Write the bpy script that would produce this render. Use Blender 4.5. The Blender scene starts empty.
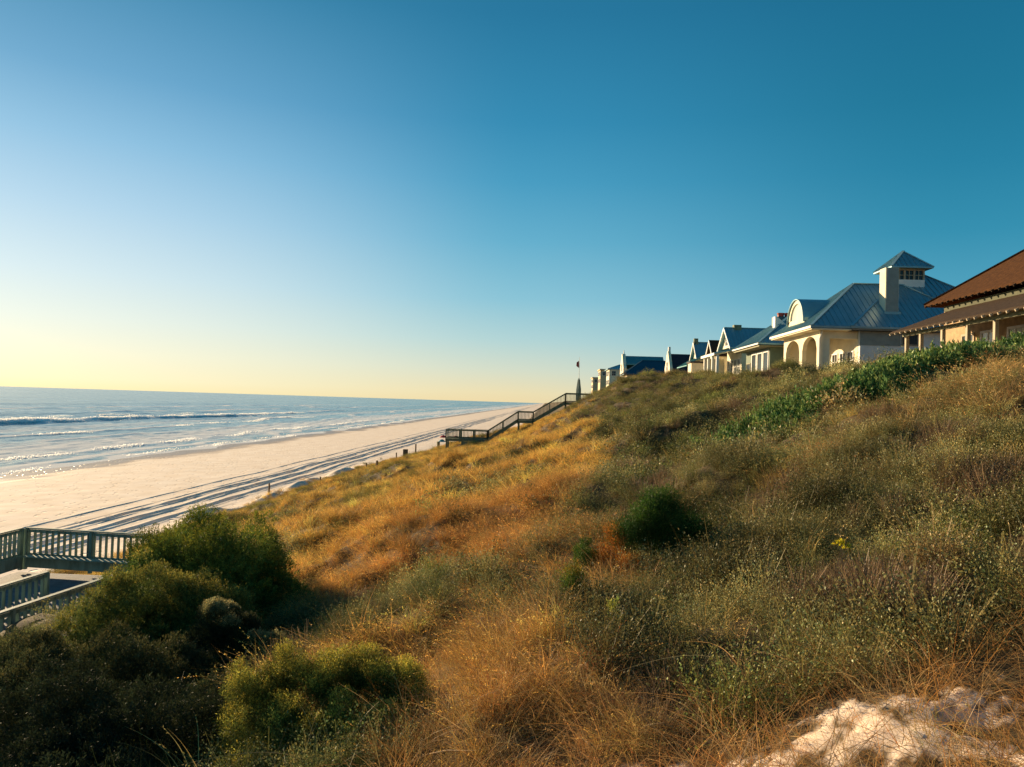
import bpy, math, random
import numpy as np
from mathutils import Matrix, Vector
R = math.radians
rng = np.random.default_rng(7)
random.seed(7)
SC = bpy.context.scene
COL = SC.collection

# ------------------------------------------------------------------ camera
# eye level is z = 0, +Y runs along the coast, -X is the sea, the sea lies at z = -12
F = 760.0
roll = math.atan(16 / 512)
pitch = math.atan(18.5 / F)
u = np.array([math.sin(roll) * math.cos(pitch), math.cos(roll) * math.cos(pitch), -math.sin(pitch)])
yv = np.array([33.0, -19.5, -F]); yv /= np.linalg.norm(yv)
yv = yv - u * yv.dot(u); yv /= np.linalg.norm(yv)
xv = np.cross(yv, u)
W = np.array([xv, yv, u])
cam = bpy.data.cameras.new('camera'); cam.sensor_fit = 'HORIZONTAL'; cam.sensor_width = 36
cam.lens = F / 1024 * 36; cam.clip_start = 0.05; cam.clip_end = 90000
co = bpy.data.objects.new('camera', cam); COL.objects.link(co)
M4 = Matrix.Identity(4)
for i in range(3):
    for j in range(3): M4[i][j] = W[i][j]
co.matrix_world = M4
SC.camera = co

def ray(px, py): return W @ np.array([px - 512.0, -(py - 383.5), -F])
def onX(px, py, x):
    d = ray(px, py); return d * (x / d[0])
def onY(px, py, y):
    d = ray(px, py); return d * (y / d[1])

# ------------------------------------------------------------------ light
SUN_AZ, SUN_EL = R(47), R(12.0)          # azimuth from +Y towards the sea (-X)
sd = np.array([-math.sin(SUN_AZ) * math.cos(SUN_EL), math.cos(SUN_AZ) * math.cos(SUN_EL), math.sin(SUN_EL)])
SC.view_settings.view_transform = 'Standard'; SC.view_settings.look = 'None'
SC.view_settings.gamma = 1; SC.view_settings.exposure = 0.0
wd = bpy.data.worlds.new('World'); SC.world = wd; wd.use_nodes = True
nt = wd.node_tree; nt.nodes.clear()
sky = nt.nodes.new('ShaderNodeTexSky'); sky.sky_type = 'NISHITA'; sky.sun_disc = False
sky.sun_elevation = SUN_EL; sky.sun_rotation = -SUN_AZ
sky.air_density = 1.0; sky.dust_density = 0.6; sky.ozone_density = 2.5; sky.altitude = 10
EXPO = 1.05
SC.view_settings.exposure = EXPO
def lin(c): return [(v / 255 / 12.92) if v < 10.3 else ((v / 255 + .055) / 1.055) ** 2.4 for v in c]
def ramp(pos, cols):
    r = nt.nodes.new('ShaderNodeValToRGB'); e = r.color_ramp.elements
    while len(e) < len(pos): e.new(.5)
    for k, (p_, c_) in enumerate(zip(pos, cols)):
        e[k].position = p_; e[k].color = (*lin(c_), 1)
    return r
ZP = [0.0, .012, .042, .081, .134, .208, .28, .348, .46, 1.0]
NEAR = ramp(ZP, [(252, 232, 186), (253, 238, 202), (250, 240, 216), (236, 237, 230), (214, 228, 238), (180, 210, 235), (142, 190, 225), (104, 165, 206), (54, 133, 174), (18, 84, 128)])
MID = ramp(ZP, [(246, 218, 172), (244, 222, 180), (218, 219, 202), (182, 210, 214), (140, 194, 215), (100, 174, 206), (68, 155, 194), (46, 138, 180), (30, 117, 158), (13, 80, 120)])
FAR = ramp(ZP, [(190, 200, 190), (180, 200, 196), (150, 192, 202), (116, 180, 202), (80, 162, 192), (46, 142, 176), (30, 128, 164), (22, 118, 153), (17, 106, 143), (11, 76, 114)])
tcw = nt.nodes.new('ShaderNodeTexCoord'); sx = nt.nodes.new('ShaderNodeSeparateXYZ'); nt.links.new(tcw.outputs['Generated'], sx.inputs[0])
for r_ in (NEAR, MID, FAR): nt.links.new(sx.outputs[2], r_.inputs[0])
flat = nt.nodes.new('ShaderNodeVectorMath'); flat.operation = 'MULTIPLY'; flat.inputs[1].default_value = (1, 1, 0); nt.links.new(tcw.outputs['Generated'], flat.inputs[0])
nrm = nt.nodes.new('ShaderNodeVectorMath'); nrm.operation = 'NORMALIZE'; nt.links.new(flat.outputs[0], nrm.inputs[0])
dot = nt.nodes.new('ShaderNodeVectorMath'); dot.operation = 'DOT_PRODUCT'; dot.inputs[1].default_value = (-math.sin(SUN_AZ), math.cos(SUN_AZ), 0); nt.links.new(nrm.outputs[0], dot.inputs[0])
def wmap(a, b):
    r = nt.nodes.new('ShaderNodeMapRange'); r.interpolation_type = 'SMOOTHSTEP'; r.inputs[1].default_value = a; r.inputs[2].default_value = b; nt.links.new(dot.outputs['Value'], r.inputs[0]); return r
def wmix(f, a, b):
    x_ = nt.nodes.new('ShaderNodeMix'); x_.data_type = 'RGBA'
    if isinstance(f, float): x_.inputs[0].default_value = f
    else: nt.links.new(f.outputs[0], x_.inputs[0])
    nt.links.new(a, x_.inputs[6]); nt.links.new(b, x_.inputs[7]); return x_.outputs[2]
m1 = wmix(wmap(.25, .74), FAR.outputs[0], MID.outputs[0]); m2 = wmix(wmap(.70, .995), m1, NEAR.outputs[0])
ns_ = nt.nodes.new('ShaderNodeVectorMath'); ns_.operation = 'SCALE'; ns_.inputs['Scale'].default_value = .12 * 2 ** EXPO * .8; nt.links.new(sky.outputs[0], ns_.inputs[0])
m3 = wmix(.05, m2, ns_.outputs[0])
bg = nt.nodes.new('ShaderNodeBackground'); bg.inputs[1].default_value = 2 ** -EXPO * 1.0
tint = nt.nodes.new('ShaderNodeMix'); tint.data_type = 'RGBA'; tint.blend_type = 'MULTIPLY'; tint.inputs[0].default_value = 1; tint.inputs[7].default_value = (.92, .99, .97, 1)
nt.links.new(m3, tint.inputs[6]); m3 = tint.outputs[2]
wo = nt.nodes.new('ShaderNodeOutputWorld')
nt.links.new(m3, bg.inputs[0]); nt.links.new(bg.outputs[0], wo.inputs[0])
sl = bpy.data.lights.new('sun', 'SUN'); sl.energy = 5.0; sl.angle = R(0.55); sl.color = (1.0, 0.74, 0.44)
so = bpy.data.objects.new('sun', sl); COL.objects.link(so)
so.rotation_euler = Vector(sd).to_track_quat('Z', 'Y').to_euler()

# ------------------------------------------------------------------ materials
def newmat(name):
    m = bpy.data.materials.new(name); m.use_nodes = True
    m.node_tree.nodes.clear(); return m, m.node_tree
def N(t, typ, **kw):
    n = t.nodes.new(typ)
    for k, v in kw.items(): setattr(n, k, v)
    return n
def paint(name, col, rough=0.6, var=0.25, scale=3.0, metallic=0.0, bump=0.15, bscale=None, stretch=(1, 1, 1), spec=0.4, board=None):
    """a weathered paint / wood / metal: base colour with two noises, bump, optional board lines"""
    m, t = newmat(name)
    tc = N(t, 'ShaderNodeTexCoord'); mp = N(t, 'ShaderNodeMapping'); mp.inputs['Scale'].default_value = stretch
    t.links.new(tc.outputs['Object'], mp.inputs[0])
    n1 = N(t, 'ShaderNodeTexNoise'); n1.inputs['Scale'].default_value = scale; n1.inputs['Detail'].default_value = 6
    t.links.new(mp.outputs[0], n1.inputs['Vector'])
    r = N(t, 'ShaderNodeMapRange'); r.inputs[1].default_value = 0.3; r.inputs[2].default_value = 0.7
    r.inputs[3].default_value = 1 - var; r.inputs[4].default_value = 1 + var * 0.6
    t.links.new(n1.outputs[0], r.inputs[0])
    mx = N(t, 'ShaderNodeMix', data_type='RGBA', blend_type='MULTIPLY'); mx.inputs[0].default_value = 1
    mx.inputs[6].default_value = (*col, 1); t.links.new(r.outputs[0], mx.inputs[7])
    p = N(t, 'ShaderNodeBsdfPrincipled'); p.inputs['Roughness'].default_value = rough
    p.inputs['Metallic'].default_value = metallic; p.inputs['Specular IOR Level'].default_value = spec
    t.links.new(mx.outputs[2], p.inputs['Base Color'])
    n2 = N(t, 'ShaderNodeTexNoise'); n2.inputs['Scale'].default_value = bscale or scale * 6
    t.links.new(mp.outputs[0], n2.inputs['Vector'])
    b = N(t, 'ShaderNodeBump'); b.inputs['Strength'].default_value = bump; b.inputs['Distance'].default_value = 0.02
    src = n2.outputs[0]
    if board:
        w = N(t, 'ShaderNodeTexWave', wave_type='BANDS', bands_direction=board[0], wave_profile='SAW'); w.inputs['Scale'].default_value = board[1]
        t.links.new(tc.outputs['Object'], w.inputs['Vector'])
        ad = N(t, 'ShaderNodeMath', operation='ADD'); t.links.new(src, ad.inputs[0]); t.links.new(w.outputs[0], ad.inputs[1]); src = ad.outputs[0]
    t.links.new(src, b.inputs['Height']); t.links.new(b.outputs[0], p.inputs['Normal'])
    o = N(t, 'ShaderNodeOutputMaterial'); t.links.new(p.outputs[0], o.inputs[0])
    return m
def leafmat(name, attr_type='INSTANCER', col=(0.1, 0.1, 0.03), transl=0.3, gloss=0.015):
    m, t = newmat(name)
    if attr_type == 'INSTANCER':
        a = N(t, 'ShaderNodeAttribute', attribute_type='INSTANCER', attribute_name='col'); c = a.outputs['Color']
    else:
        a = N(t, 'ShaderNodeRGB'); a.outputs[0].default_value = (*col, 1); c = a.outputs[0]
    v = N(t, 'ShaderNodeAttribute', attribute_type='GEOMETRY', attribute_name='tint')
    mx = N(t, 'ShaderNodeMix', data_type='RGBA', blend_type='MULTIPLY'); mx.inputs[0].default_value = 1
    t.links.new(c, mx.inputs[6]); t.links.new(v.outputs['Color'], mx.inputs[7])
    d = N(t, 'ShaderNodeBsdfDiffuse'); t.links.new(mx.outputs[2], d.inputs[0])
    tr = N(t, 'ShaderNodeBsdfTranslucent'); t.links.new(mx.outputs[2], tr.inputs[0])
    s1 = N(t, 'ShaderNodeMixShader'); s1.inputs[0].default_value = transl
    t.links.new(d.outputs[0], s1.inputs[1]); t.links.new(tr.outputs[0], s1.inputs[2])
    g = N(t, 'ShaderNodeBsdfGlossy'); g.inputs['Roughness'].default_value = 0.45; g.inputs[0].default_value = (1, 1, 1, 1)
    s2 = N(t, 'ShaderNodeMixShader'); s2.inputs[0].default_value = gloss
    t.links.new(s1.outputs[0], s2.inputs[1]); t.links.new(g.outputs[0], s2.inputs[2])
    o = N(t, 'ShaderNodeOutputMaterial'); t.links.new(s2.outputs[0], o.inputs[0])
    return m

# ------------------------------------------------------------------ mesh helpers
XS = [1.0]
class MB:
    def __init__(s): s.v = []; s.f = []; s.c = (0, 0, 0)
    def poly(s, pts):
        n = len(s.v); s.v += [tuple(map(float, p)) for p in pts]; s.f.append(tuple(range(n, n + len(pts))))
    def slab(s, pts, d):
        """polygon extruded by vector d"""
        pts = [np.array(p, float) for p in pts]; d = np.array(d, float); n = len(pts); k = len(s.v)
        s.v += [tuple(p) for p in pts] + [tuple(p + d) for p in pts]
        s.f.append(tuple(range(k, k + n))); s.f.append(tuple(range(k + 2 * n - 1, k + n - 1, -1)))
        for i in range(n): j = (i + 1) % n; s.f.append((k + i, k + n + i, k + n + j, k + j))
        return s
    def box(s, x0, x1, y0, y1, z0, z1):
        return s.slab([(x0, y0, z0), (x1, y0, z0), (x1, y1, z0), (x0, y1, z0)], (0, 0, z1 - z0))
    def bar(s, p, q, w, h, up=(0, 0, 1)):
        p = np.array(p, float); q = np.array(q, float); d = q - p; d /= np.linalg.norm(d)
        up = np.array(up, float)
        if abs(d.dot(up)) > .98: up = np.array((0, 1., 0))
        a = np.cross(d, up); a /= np.linalg.norm(a); b = np.cross(a, d)
        c = [p + a * w / 2 + b * h / 2, p - a * w / 2 + b * h / 2, p - a * w / 2 - b * h / 2, p + a * w / 2 - b * h / 2]
        return s.slab(c, q - p)
    def tube(s, pts, radii, n=8, cap=True):
        pts = [np.array(p, float) for p in pts]; k = len(s.v)
        for i, p in enumerate(pts):
            d = pts[min(i + 1, len(pts) - 1)] - pts[max(i - 1, 0)]; d /= np.linalg.norm(d) + 1e-9
            up = np.array((0, 0, 1.)) if abs(d[2]) < .9 else np.array((0, 1., 0))
            a = np.cross(d, up); a /= np.linalg.norm(a); b = np.cross(d, a)
            for j in range(n):
                t = 2 * math.pi * j / n; s.v.append(tuple(p + (a * math.cos(t) + b * math.sin(t)) * radii[i]))
        for i in range(len(pts) - 1):
            for j in range(n):
                j2 = (j + 1) % n; s.f.append((k + i * n + j, k + i * n + j2, k + (i + 1) * n + j2, k + (i + 1) * n + j))
        if cap:
            s.f.append(tuple(range(k + n - 1, k - 1, -1))); e = k + (len(pts) - 1) * n; s.f.append(tuple(range(e, e + n)))
        return s
    def build(s, name, m, parent=None, origin=None):
        me = bpy.data.meshes.new(name)
        o = bpy.data.objects.new(name, me); COL.objects.link(o)
        org = np.array(origin if origin is not None else (0, 0, 0), float)
        if parent is not None:
            pl = parent.get('_loc'); org2 = np.array(pl) if pl is not None else np.zeros(3)
            V = np.array(s.v) - org2; o.parent = parent; o['_loc'] = list(map(float, org2))
        else:
            V = np.array(s.v) - org; o.location = org; o['_loc'] = list(map(float, org))
        if XS[0] != 1: V = V + 0; full = V + (org2 if parent is not None else org); full[:, 0] *= XS[0]; full[:, 2] *= XS[0]; V = full - (org2 if parent is not None else org)
        me.from_pydata(V.tolist(), [], s.f); me.update()
        me.materials.append(m)
        return o
def thing(name, label, cat, loc=(0, 0, 0), group=None):
    o = bpy.data.objects.new(name, None); COL.objects.link(o); o.location = loc; o.empty_display_size = .3
    o['_loc'] = list(map(float, loc)); return tag(o, label, cat, group)
def tag(o, label, cat, group=None, kind=None):
    o['label'] = label; o['category'] = cat
    if group: o['group'] = group
    if kind: o['kind'] = kind
    return o
def npmesh(name, V, Fq, attrs=None, mats=(), smooth=False):
    """numpy mesh of quads; attrs: name -> (n,) float or (n,3) colour on points"""
    me = bpy.data.meshes.new(name); V = np.asarray(V, np.float32); Fq = np.asarray(Fq, np.int32)
    me.vertices.add(len(V)); me.vertices.foreach_set('co', V.ravel())
    if len(Fq):
        me.loops.add(Fq.size); me.loops.foreach_set('vertex_index', Fq.ravel())
        me.polygons.add(len(Fq)); me.polygons.foreach_set('loop_start', np.arange(len(Fq), dtype=np.int32) * Fq.shape[1])
        if smooth: me.polygons.foreach_set('use_smooth', np.ones(len(Fq), bool))
    me.update(calc_edges=True); 
    for k, a in (attrs or {}).items():
        a = np.asarray(a, np.float32)
        if a.ndim == 1:
            at = me.attributes.new(k, 'FLOAT', 'POINT'); at.data.foreach_set('value', a)
        else:
            at = me.attributes.new(k, 'FLOAT_COLOR', 'POINT')
            at.data.foreach_set('color', np.hstack([a, np.ones((len(a), 1), np.float32)]).astype(np.float32).ravel())
    for m in mats: me.materials.append(m)
    return me

# smooth noise from summed random waves
class SN:
    def __init__(s, seed, wl, n=9):
        g = np.random.default_rng(seed); a = g.uniform(0, 2 * math.pi, n); l = wl * g.uniform(.6, 1.7, n)
        s.kx = np.cos(a) * 2 * math.pi / l; s.ky = np.sin(a) * 2 * math.pi / l; s.p = g.uniform(0, 6.28, n); s.n = n
    def __call__(s, x, y):
        r = 0
        for i in range(s.n): r = r + np.sin(s.kx[i] * x + s.ky[i] * y + s.p[i])
        return r / math.sqrt(s.n / 2)        # about unit variance
n30, n12, n6, n3, n1, n05 = SN(1, 30), SN(2, 12), SN(3, 6), SN(4, 2.6), SN(5, 1.0), SN(6, .45)
def sstep(a, b, x):
    t = np.clip((x - a) / (b - a), 0, 1); return t * t * (3 - 2 * t)
def smin(a, b, k): h = np.clip(.5 + .5 * (b - a) / k, 0, 1); return b * (1 - h) + a * h - k * h * (1 - h)
RIDGE = lambda x, y: np.exp(-((x + 27.7 + .6 * SN(92, 24)(y, 0 * y) + .15 * n3(y, 0 * y)) / 1.1) ** 2) * sstep(54, 60, y) * (1 - sstep(118, 126, y)) * (.45 + .10 * SN(91, 17)(y, 0 * y) + .05 * n3(x, y) + .75 * np.maximum.reduce([np.exp(-(np.abs(y - c_) / 3.6) ** 4) for c_ in (62.5, 75, 88, 103)]))
RUTS = [(-41.0, .2, .08), (-38.6, .16, .06), (-37.3, .32, .16), (-36.6, .15, .06), (-35.0, .34, .17), (-34.2, .16, .06), (-32.4, .36, .19)]
def H(x, y):
    x = np.asarray(x, float); y = np.asarray(y, float)
    zp = -2.6 + .3 * x
    zp = smin(zp, 2.2 + .25 * np.exp(-((y - 30) / 12) ** 2), 1.0) - .9 * sstep(18.8, 21.5, x)
    zp = zp + 2.55 * np.exp(-((x - 9.5) / 8) ** 2 - ((y - 84) / 20) ** 2) * (1 - sstep(18, 22, x)) - .7 * np.exp(-((x + 4) / 6) ** 2 - ((y - 85) / 15) ** 2)
    zp = zp - 5.0 * sstep(110, 135, y) * (1 - sstep(10, 20, x))
    zp = zp + .12 * (x > -12) * (x < 20) * 0
    beach = -12 + .0225 * (x + 73) * (x > -73) + .035 * (x + 73) * (x <= -73)
    beach = np.minimum(beach, -10.98) + .02 * n12(x * .6, y * .6) * (x < -31) + .008 * n3(x, y * .5) * (x < -42)
    dune = sstep(-29.5, -24, x) * (1 - sstep(19, 22, x))
    near = sstep(5, 14, y)
    env = np.exp(-((x - 2.5) / 2.2) ** 4 - ((y - 4.6) / 1.1) ** 4)
    zp = zp + dune * (1 - .85 * env) * ((.18 * n12(x, y) * sstep(10, 30, y) + .20 * n6(x, y) * near) * (1 - .6 * sstep(65, 80, y)) + .11 * n3(x, y) + .04 * n1(x, y))
    z = -smin(-zp, -beach, .8)
    z = z - .6 * np.exp(-((x + 3.3) / 2.3) ** 2 - ((y - 12.2) / 2.2) ** 2)  # hollow shaped into the slope so the big shrub's shade covers it
    # sandy hummocks in the foreground
    z = z + env * (.014 * n1(x, y) + .010 * n05(x, y) + .007 * n05(x * 2.6, y * 2.6) + .004 * n05(x * 5, y * 5))
    for px_, py_, pr_, pd_ in [(2.62, 4.72, .20, .10), (3.1, 4.8, .16, .07), (1.1, 4.95, .14, .05)]:
        q_ = ((x - px_) ** 2 + ((y - py_) * 1.3) ** 2) / pr_ ** 2; z = z - pd_ * np.exp(-q_)
    z = z + .8 * RIDGE(x, y)
    wob = .15 * n30(0 * y + 3, y)
    for i, (rx, rw, rd) in enumerate(RUTS):
        d = x - (rx + wob * (1 + .1 * i))
        rd = rd * np.clip(.85 + .25 * SN(60 + i, 7)(x * .3, y), .4, 1.3); d = d + .06 * SN(80 + i, 14)(x * 0, y); z = z - rd * np.exp(-(d / rw) ** 4) + rd * .45 * np.exp(-((np.abs(d) - rw * 1.6) / (rw * .5)) ** 2)
    # footprints on the beach
    return z
SEA = -12.0

# ------------------------------------------------------------------ ground sheet
def seg(*parts):
    out = []
    for a, b, s in parts: out.append(np.arange(a, b, s))
    return np.concatenate(out)
def grid_mesh(xs, ys, zf):
    X, Y = np.meshgrid(xs, ys); Z = zf(X, Y); nx, ny = len(xs), len(ys)
    V = np.stack([X.ravel(), Y.ravel(), Z.ravel()], 1)
    i = np.arange(nx - 1)[None, :] + nx * np.arange(ny - 1)[:, None]; i = i.ravel()
    return V, np.stack([i, i + 1, i + nx + 1, i + nx], 1), X.ravel(), Y.ravel(), Z.ravel()
xs = np.concatenate([-110 * 1.6 ** np.arange(6, 0, -1), seg((-110, -78, 2), (-78, -43, .7), (-43, -24.5, .13), (-24.5, -10, .35), (-10, -1, .16), (-1, 5, .045), (5, 22, .2), (22, 60, 2.5)), 60 * 1.5 ** np.arange(0, 15)])
ys = np.concatenate([-np.geomspace(3000, 25, 8), seg((-20, 2.5, 1.8), (2.5, 8, .045), (8, 25, .13), (25, 60, .3), (60, 135, .55), (135, 400, 3)), 400 * 1.12 ** np.arange(0, 38)])
V, Fq, X, Y, Z = grid_mesh(xs, ys, H)
bare = np.clip(sstep(-26.5, -28.6, X + .8 * n3(X, Y)) , 0, 1)
bare = np.maximum(bare, sstep(.3, .55, RIDGE(X, Y)))
spot = np.exp(-((X - 2.9) / .85) ** 2 - ((Y - 4.5) / .55) ** 2) * .98 + .78 * np.exp(-((X - 1.2) / .9) ** 2 - ((Y - 4.9) / .6) ** 2)
spot = sstep(.45, .8, spot * (1 + .35 * n1(X, Y) + .5 * n05(X, Y) + .4 * n05(X * 2.7, Y * 2.7)))
bare = np.maximum(bare, spot)
bare = np.maximum(bare, sstep(-10.3, -10.9, Z) * (X < 0) * (Y > 105))
wet = sstep(-11.78, -11.93, Z + .015 * n3(X, Y * .3)) * (X < -50)
m, t = newmat('sand_and_soil')
aB = N(t, 'ShaderNodeAttribute', attribute_name='bare'); aW = N(t, 'ShaderNodeAttribute', attribute_name='wet')
tc = N(t, 'ShaderNodeTexCoord')
ns = N(t, 'ShaderNodeTexNoise'); ns.inputs['Scale'].default_value = .35; ns.inputs['Detail'].default_value = 10; ns.inputs['Roughness'].default_value = .65
t.links.new(tc.outputs['Object'], ns.inputs['Vector'])
rs = N(t, 'ShaderNodeValToRGB'); rs.color_ramp.elements[0].color = (.76, .59, .44, 1); rs.color_ramp.elements[1].color = (.92, .78, .64, 1)
rs.color_ramp.elements[0].position = .3; rs.color_ramp.elements[1].position = .65
t.links.new(ns.outputs[0], rs.inputs[0])
nf = N(t, 'ShaderNodeTexNoise'); nf.inputs['Scale'].default_value = 7; nf.inputs['Detail'].default_value = 8; nf.inputs['Roughness'].default_value = .7
t.links.new(tc.outputs['Object'], nf.inputs['Vector'])
rv = N(t, 'ShaderNodeValToRGB'); rv.color_ramp.elements[0].color = (.035, .024, .012, 1); rv.color_ramp.elements[1].color = (.17, .115, .05, 1)
rv.color_ramp.elements[0].position = .35; rv.color_ramp.elements[1].position = .7
t.links.new(nf.outputs[0], rv.inputs[0])
vo = N(t, 'ShaderNodeTexVoronoi'); vo.inputs['Scale'].default_value = 1.1; mpv = N(t, 'ShaderNodeMapping'); mpv.inputs['Scale'].default_value = (1, .6, 1)
t.links.new(tc.outputs['Object'], mpv.inputs[0]); t.links.new(mpv.outputs[0], vo.inputs['Vector'])
ft = N(t, 'ShaderNodeMapRange'); ft.inputs[1].default_value = .10; ft.inputs[2].default_value = .25; t.links.new(vo.outputs['Distance'], ft.inputs[0])
mw = N(t, 'ShaderNodeMix', data_type='RGBA'); t.links.new(aW.outputs['Fac'], mw.inputs[0]); t.links.new(rs.outputs[0], mw.inputs[6]); mw.inputs[7].default_value = (.36, .25, .16, 1)
mb_ = N(t, 'ShaderNodeMix', data_type='RGBA'); t.links.new(aB.outputs['Fac'], mb_.inputs[0]); t.links.new(rv.outputs[0], mb_.inputs[6]); t.links.new(mw.outputs[2], mb_.inputs[7])
p = N(t, 'ShaderNodeBsdfPrincipled'); t.links.new(mb_.outputs[2], p.inputs['Base Color'])
ro = N(t, 'ShaderNodeMapRange'); ro.inputs[3].default_value = .95; ro.inputs[4].default_value = .35; t.links.new(aW.outputs['Fac'], ro.inputs[0]); t.links.new(ro.outputs[0], p.inputs['Roughness'])
p.inputs['Specular IOR Level'].default_value = .25
b1 = N(t, 'ShaderNodeBump'); b1.inputs['Strength'].default_value = 1.0; b1.inputs['Distance'].default_value = .14
t.links.new(ft.outputs[0], b1.inputs['Height'])
b2 = N(t, 'ShaderNodeBump'); b2.inputs['Strength'].default_value = .35; b2.inputs['Distance'].default_value = .025; t.links.new(nf.outputs[0], b2.inputs['Height']); t.links.new(b1.outputs[0], b2.inputs['Normal'])
t.links.new(b2.outputs[0], p.inputs['Normal'])
o_ = N(t, 'ShaderNodeOutputMaterial'); t.links.new(p.outputs[0], o_.inputs[0])
SAND = m
g = bpy.data.objects.new('ground', npmesh('ground', V, Fq, {'bare': bare, 'wet': wet}, [m], True)); COL.objects.link(g); g['kind'] = 'structure'

# ------------------------------------------------------------------ sea
def sea_z(X, Y):
    w = .6 * n30(X * 0 + 5, Y * .5)
    off = np.clip((-74 - X) / 12, 0, 1)
    z = SEA + .05 * off * n6(X * 1.3, Y * .35) + .04 * off * n3(X * 1.2, Y * .5) + .12 * np.clip((-110 - X) / 60, 0, 1) * SN(33, 15)(X * 1.2, Y * .3)
    def br(x0, h, wf, wb, amp=3, sd=1):
        d = X - (x0 + amp * SN(sd, 130)(X * 0, Y)+ .8*SN(sd+9, 22)(X * 0, Y)); e = np.clip(.62 + .35 * SN(sd + 3, 90)(0 * X, Y), .08, 1.2); e = np.where((x0 > -170) & (x0 < -160), np.clip(1.15 - (Y - 240) / 420 + .12 * SN(71, 40)(0 * X, Y), .15, 1.2), e)
        return h * e * np.where(d > 0, np.exp(-(d / wf) ** 2), np.exp(-(d / wb) ** 2)), d, e
    foam = np.zeros_like(X)
    for x0, h, wf, wb, amp, s, fb in [(-166, 1.1, 2.4, 5, 5, 11, 14), (-128, .34, 1.2, 4, 4, 12, 3), (-110, .2, 1, 3, 3, 15, 1.5), (-90, .26, .8, 2.6, 2, 13, 3.5), (-80, .14, .6, 2, 1.6, 14, 3), (-225, .3, 3, 8, 8, 16, 6), (-290, .45, 3, 9, 8, 17, 5)]:
        hh, d, e = br(x0, h, wf, wb, amp, s); z = z + hh
        foam = np.maximum(foam, np.where(d > 0, np.exp(-(d / (wf * (.9 if h > 1 else .5))) ** 4), np.exp(-(np.abs(d) / fb) ** 2)) * np.clip(e * 2.2 - .25, 0, 1))
    foam = np.maximum(foam, .54 * np.exp(-((X + 98) / 22) ** 2) + .42 * np.exp(-((X + 145) / 14) ** 2))
    foam = np.maximum(foam, sstep(-78.5, -74.5, X + 1.2 * SN(41, 25)(X * .2, Y)) * 1.0)
    return z, foam
xs2 = np.concatenate([-380 * 1.35 ** np.arange(16, 0, -1), seg((-380, -240, 3), (-240, -66, .8))])
ys2 = np.concatenate([seg((-40, 60, 10), (60, 420, 1.8), (420, 900, 8)), 900 * 1.12 ** np.arange(0, 34)])
V, Fq, X, Y, Z = grid_mesh(xs2, ys2, lambda a, b: sea_z(a, b)[0]); foam = sea_z(X, Y)[1]
m, t = newmat('sea_water')
tc = N(t, 'ShaderNodeTexCoord'); mp = N(t, 'ShaderNodeMapping'); mp.inputs['Scale'].default_value = (1, .3, 1); t.links.new(tc.outputs['Object'], mp.inputs[0])
w1 = N(t, 'ShaderNodeTexNoise'); w1.inputs['Scale'].default_value = .22; w1.inputs['Detail'].default_value = 9; w1.inputs['Roughness'].default_value = .6; t.links.new(mp.outputs[0], w1.inputs['Vector'])
w2 = N(t, 'ShaderNodeTexNoise'); w2.inputs['Scale'].default_value = .05; w2.inputs['Detail'].default_value = 6; w2.inputs['Roughness'].default_value = .6
mp2 = N(t, 'ShaderNodeMapping'); mp2.inputs['Scale'].default_value = (1, .12, 1); t.links.new(tc.outputs['Object'], mp2.inputs[0]); t.links.new(mp2.outputs[0], w2.inputs['Vector'])
aF = N(t, 'ShaderNodeAttribute', attribute_name='foam')
w3 = N(t, 'ShaderNodeTexNoise'); w3.inputs['Scale'].default_value = .55; w3.inputs['Detail'].default_value = 8; w3.inputs['Roughness'].default_value = .7; t.links.new(mp.outputs[0], w3.inputs['Vector'])
ad = N(t, 'ShaderNodeMath', operation='ADD'); t.links.new(aF.outputs['Fac'], ad.inputs[0]); t.links.new(w3.outputs[0], ad.inputs[1])
fm = N(t, 'ShaderNodeMapRange', clamp=True); fm.inputs[1].default_value = .80; fm.inputs[2].default_value = 1.06; t.links.new(ad.outputs[0], fm.inputs[0])
cr = N(t, 'ShaderNodeValToRGB'); cr.color_ramp.elements[0].color = (.09, .22, .26, 1); cr.color_ramp.elements[1].color = (.30, .45, .48, 1)
cr.color_ramp.elements[0].position = .38; cr.color_ramp.elements[1].position = .62; t.links.new(w2.outputs[0], cr.inputs[0])
p = N(t, 'ShaderNodeBsdfPrincipled'); t.links.new(cr.outputs[0], p.inputs['Base Color']); p.inputs['Roughness'].default_value = .22; p.inputs['IOR'].default_value = 1.33
bb = N(t, 'ShaderNodeBump'); bb.inputs['Strength'].default_value = .9; bb.inputs['Distance'].default_value = 1.2; t.links.new(w1.outputs[0], bb.inputs['Height']); t.links.new(bb.outputs[0], p.inputs['Normal'])
fo = N(t, 'ShaderNodeBsdfDiffuse'); fo.inputs[0].default_value = (.92, .90, .86, 1)
b3 = N(t, 'ShaderNodeBump'); b3.inputs['Strength'].default_value = .5; b3.inputs['Distance'].default_value = .3; t.links.new(w3.outputs[0], b3.inputs['Height']); t.links.new(b3.outputs[0], fo.inputs['Normal'])
ms = N(t, 'ShaderNodeMixShader'); t.links.new(fm.outputs[0], ms.inputs[0]); t.links.new(p.outputs[0], ms.inputs[1]); t.links.new(fo.outputs[0], ms.inputs[2])
o_ = N(t, 'ShaderNodeOutputMaterial'); t.links.new(ms.outputs[0], o_.inputs[0])
s = bpy.data.objects.new('sea', npmesh('sea', V, Fq, {'foam': foam}, [m], True)); COL.objects.link(s); s['kind'] = 'structure'

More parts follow.
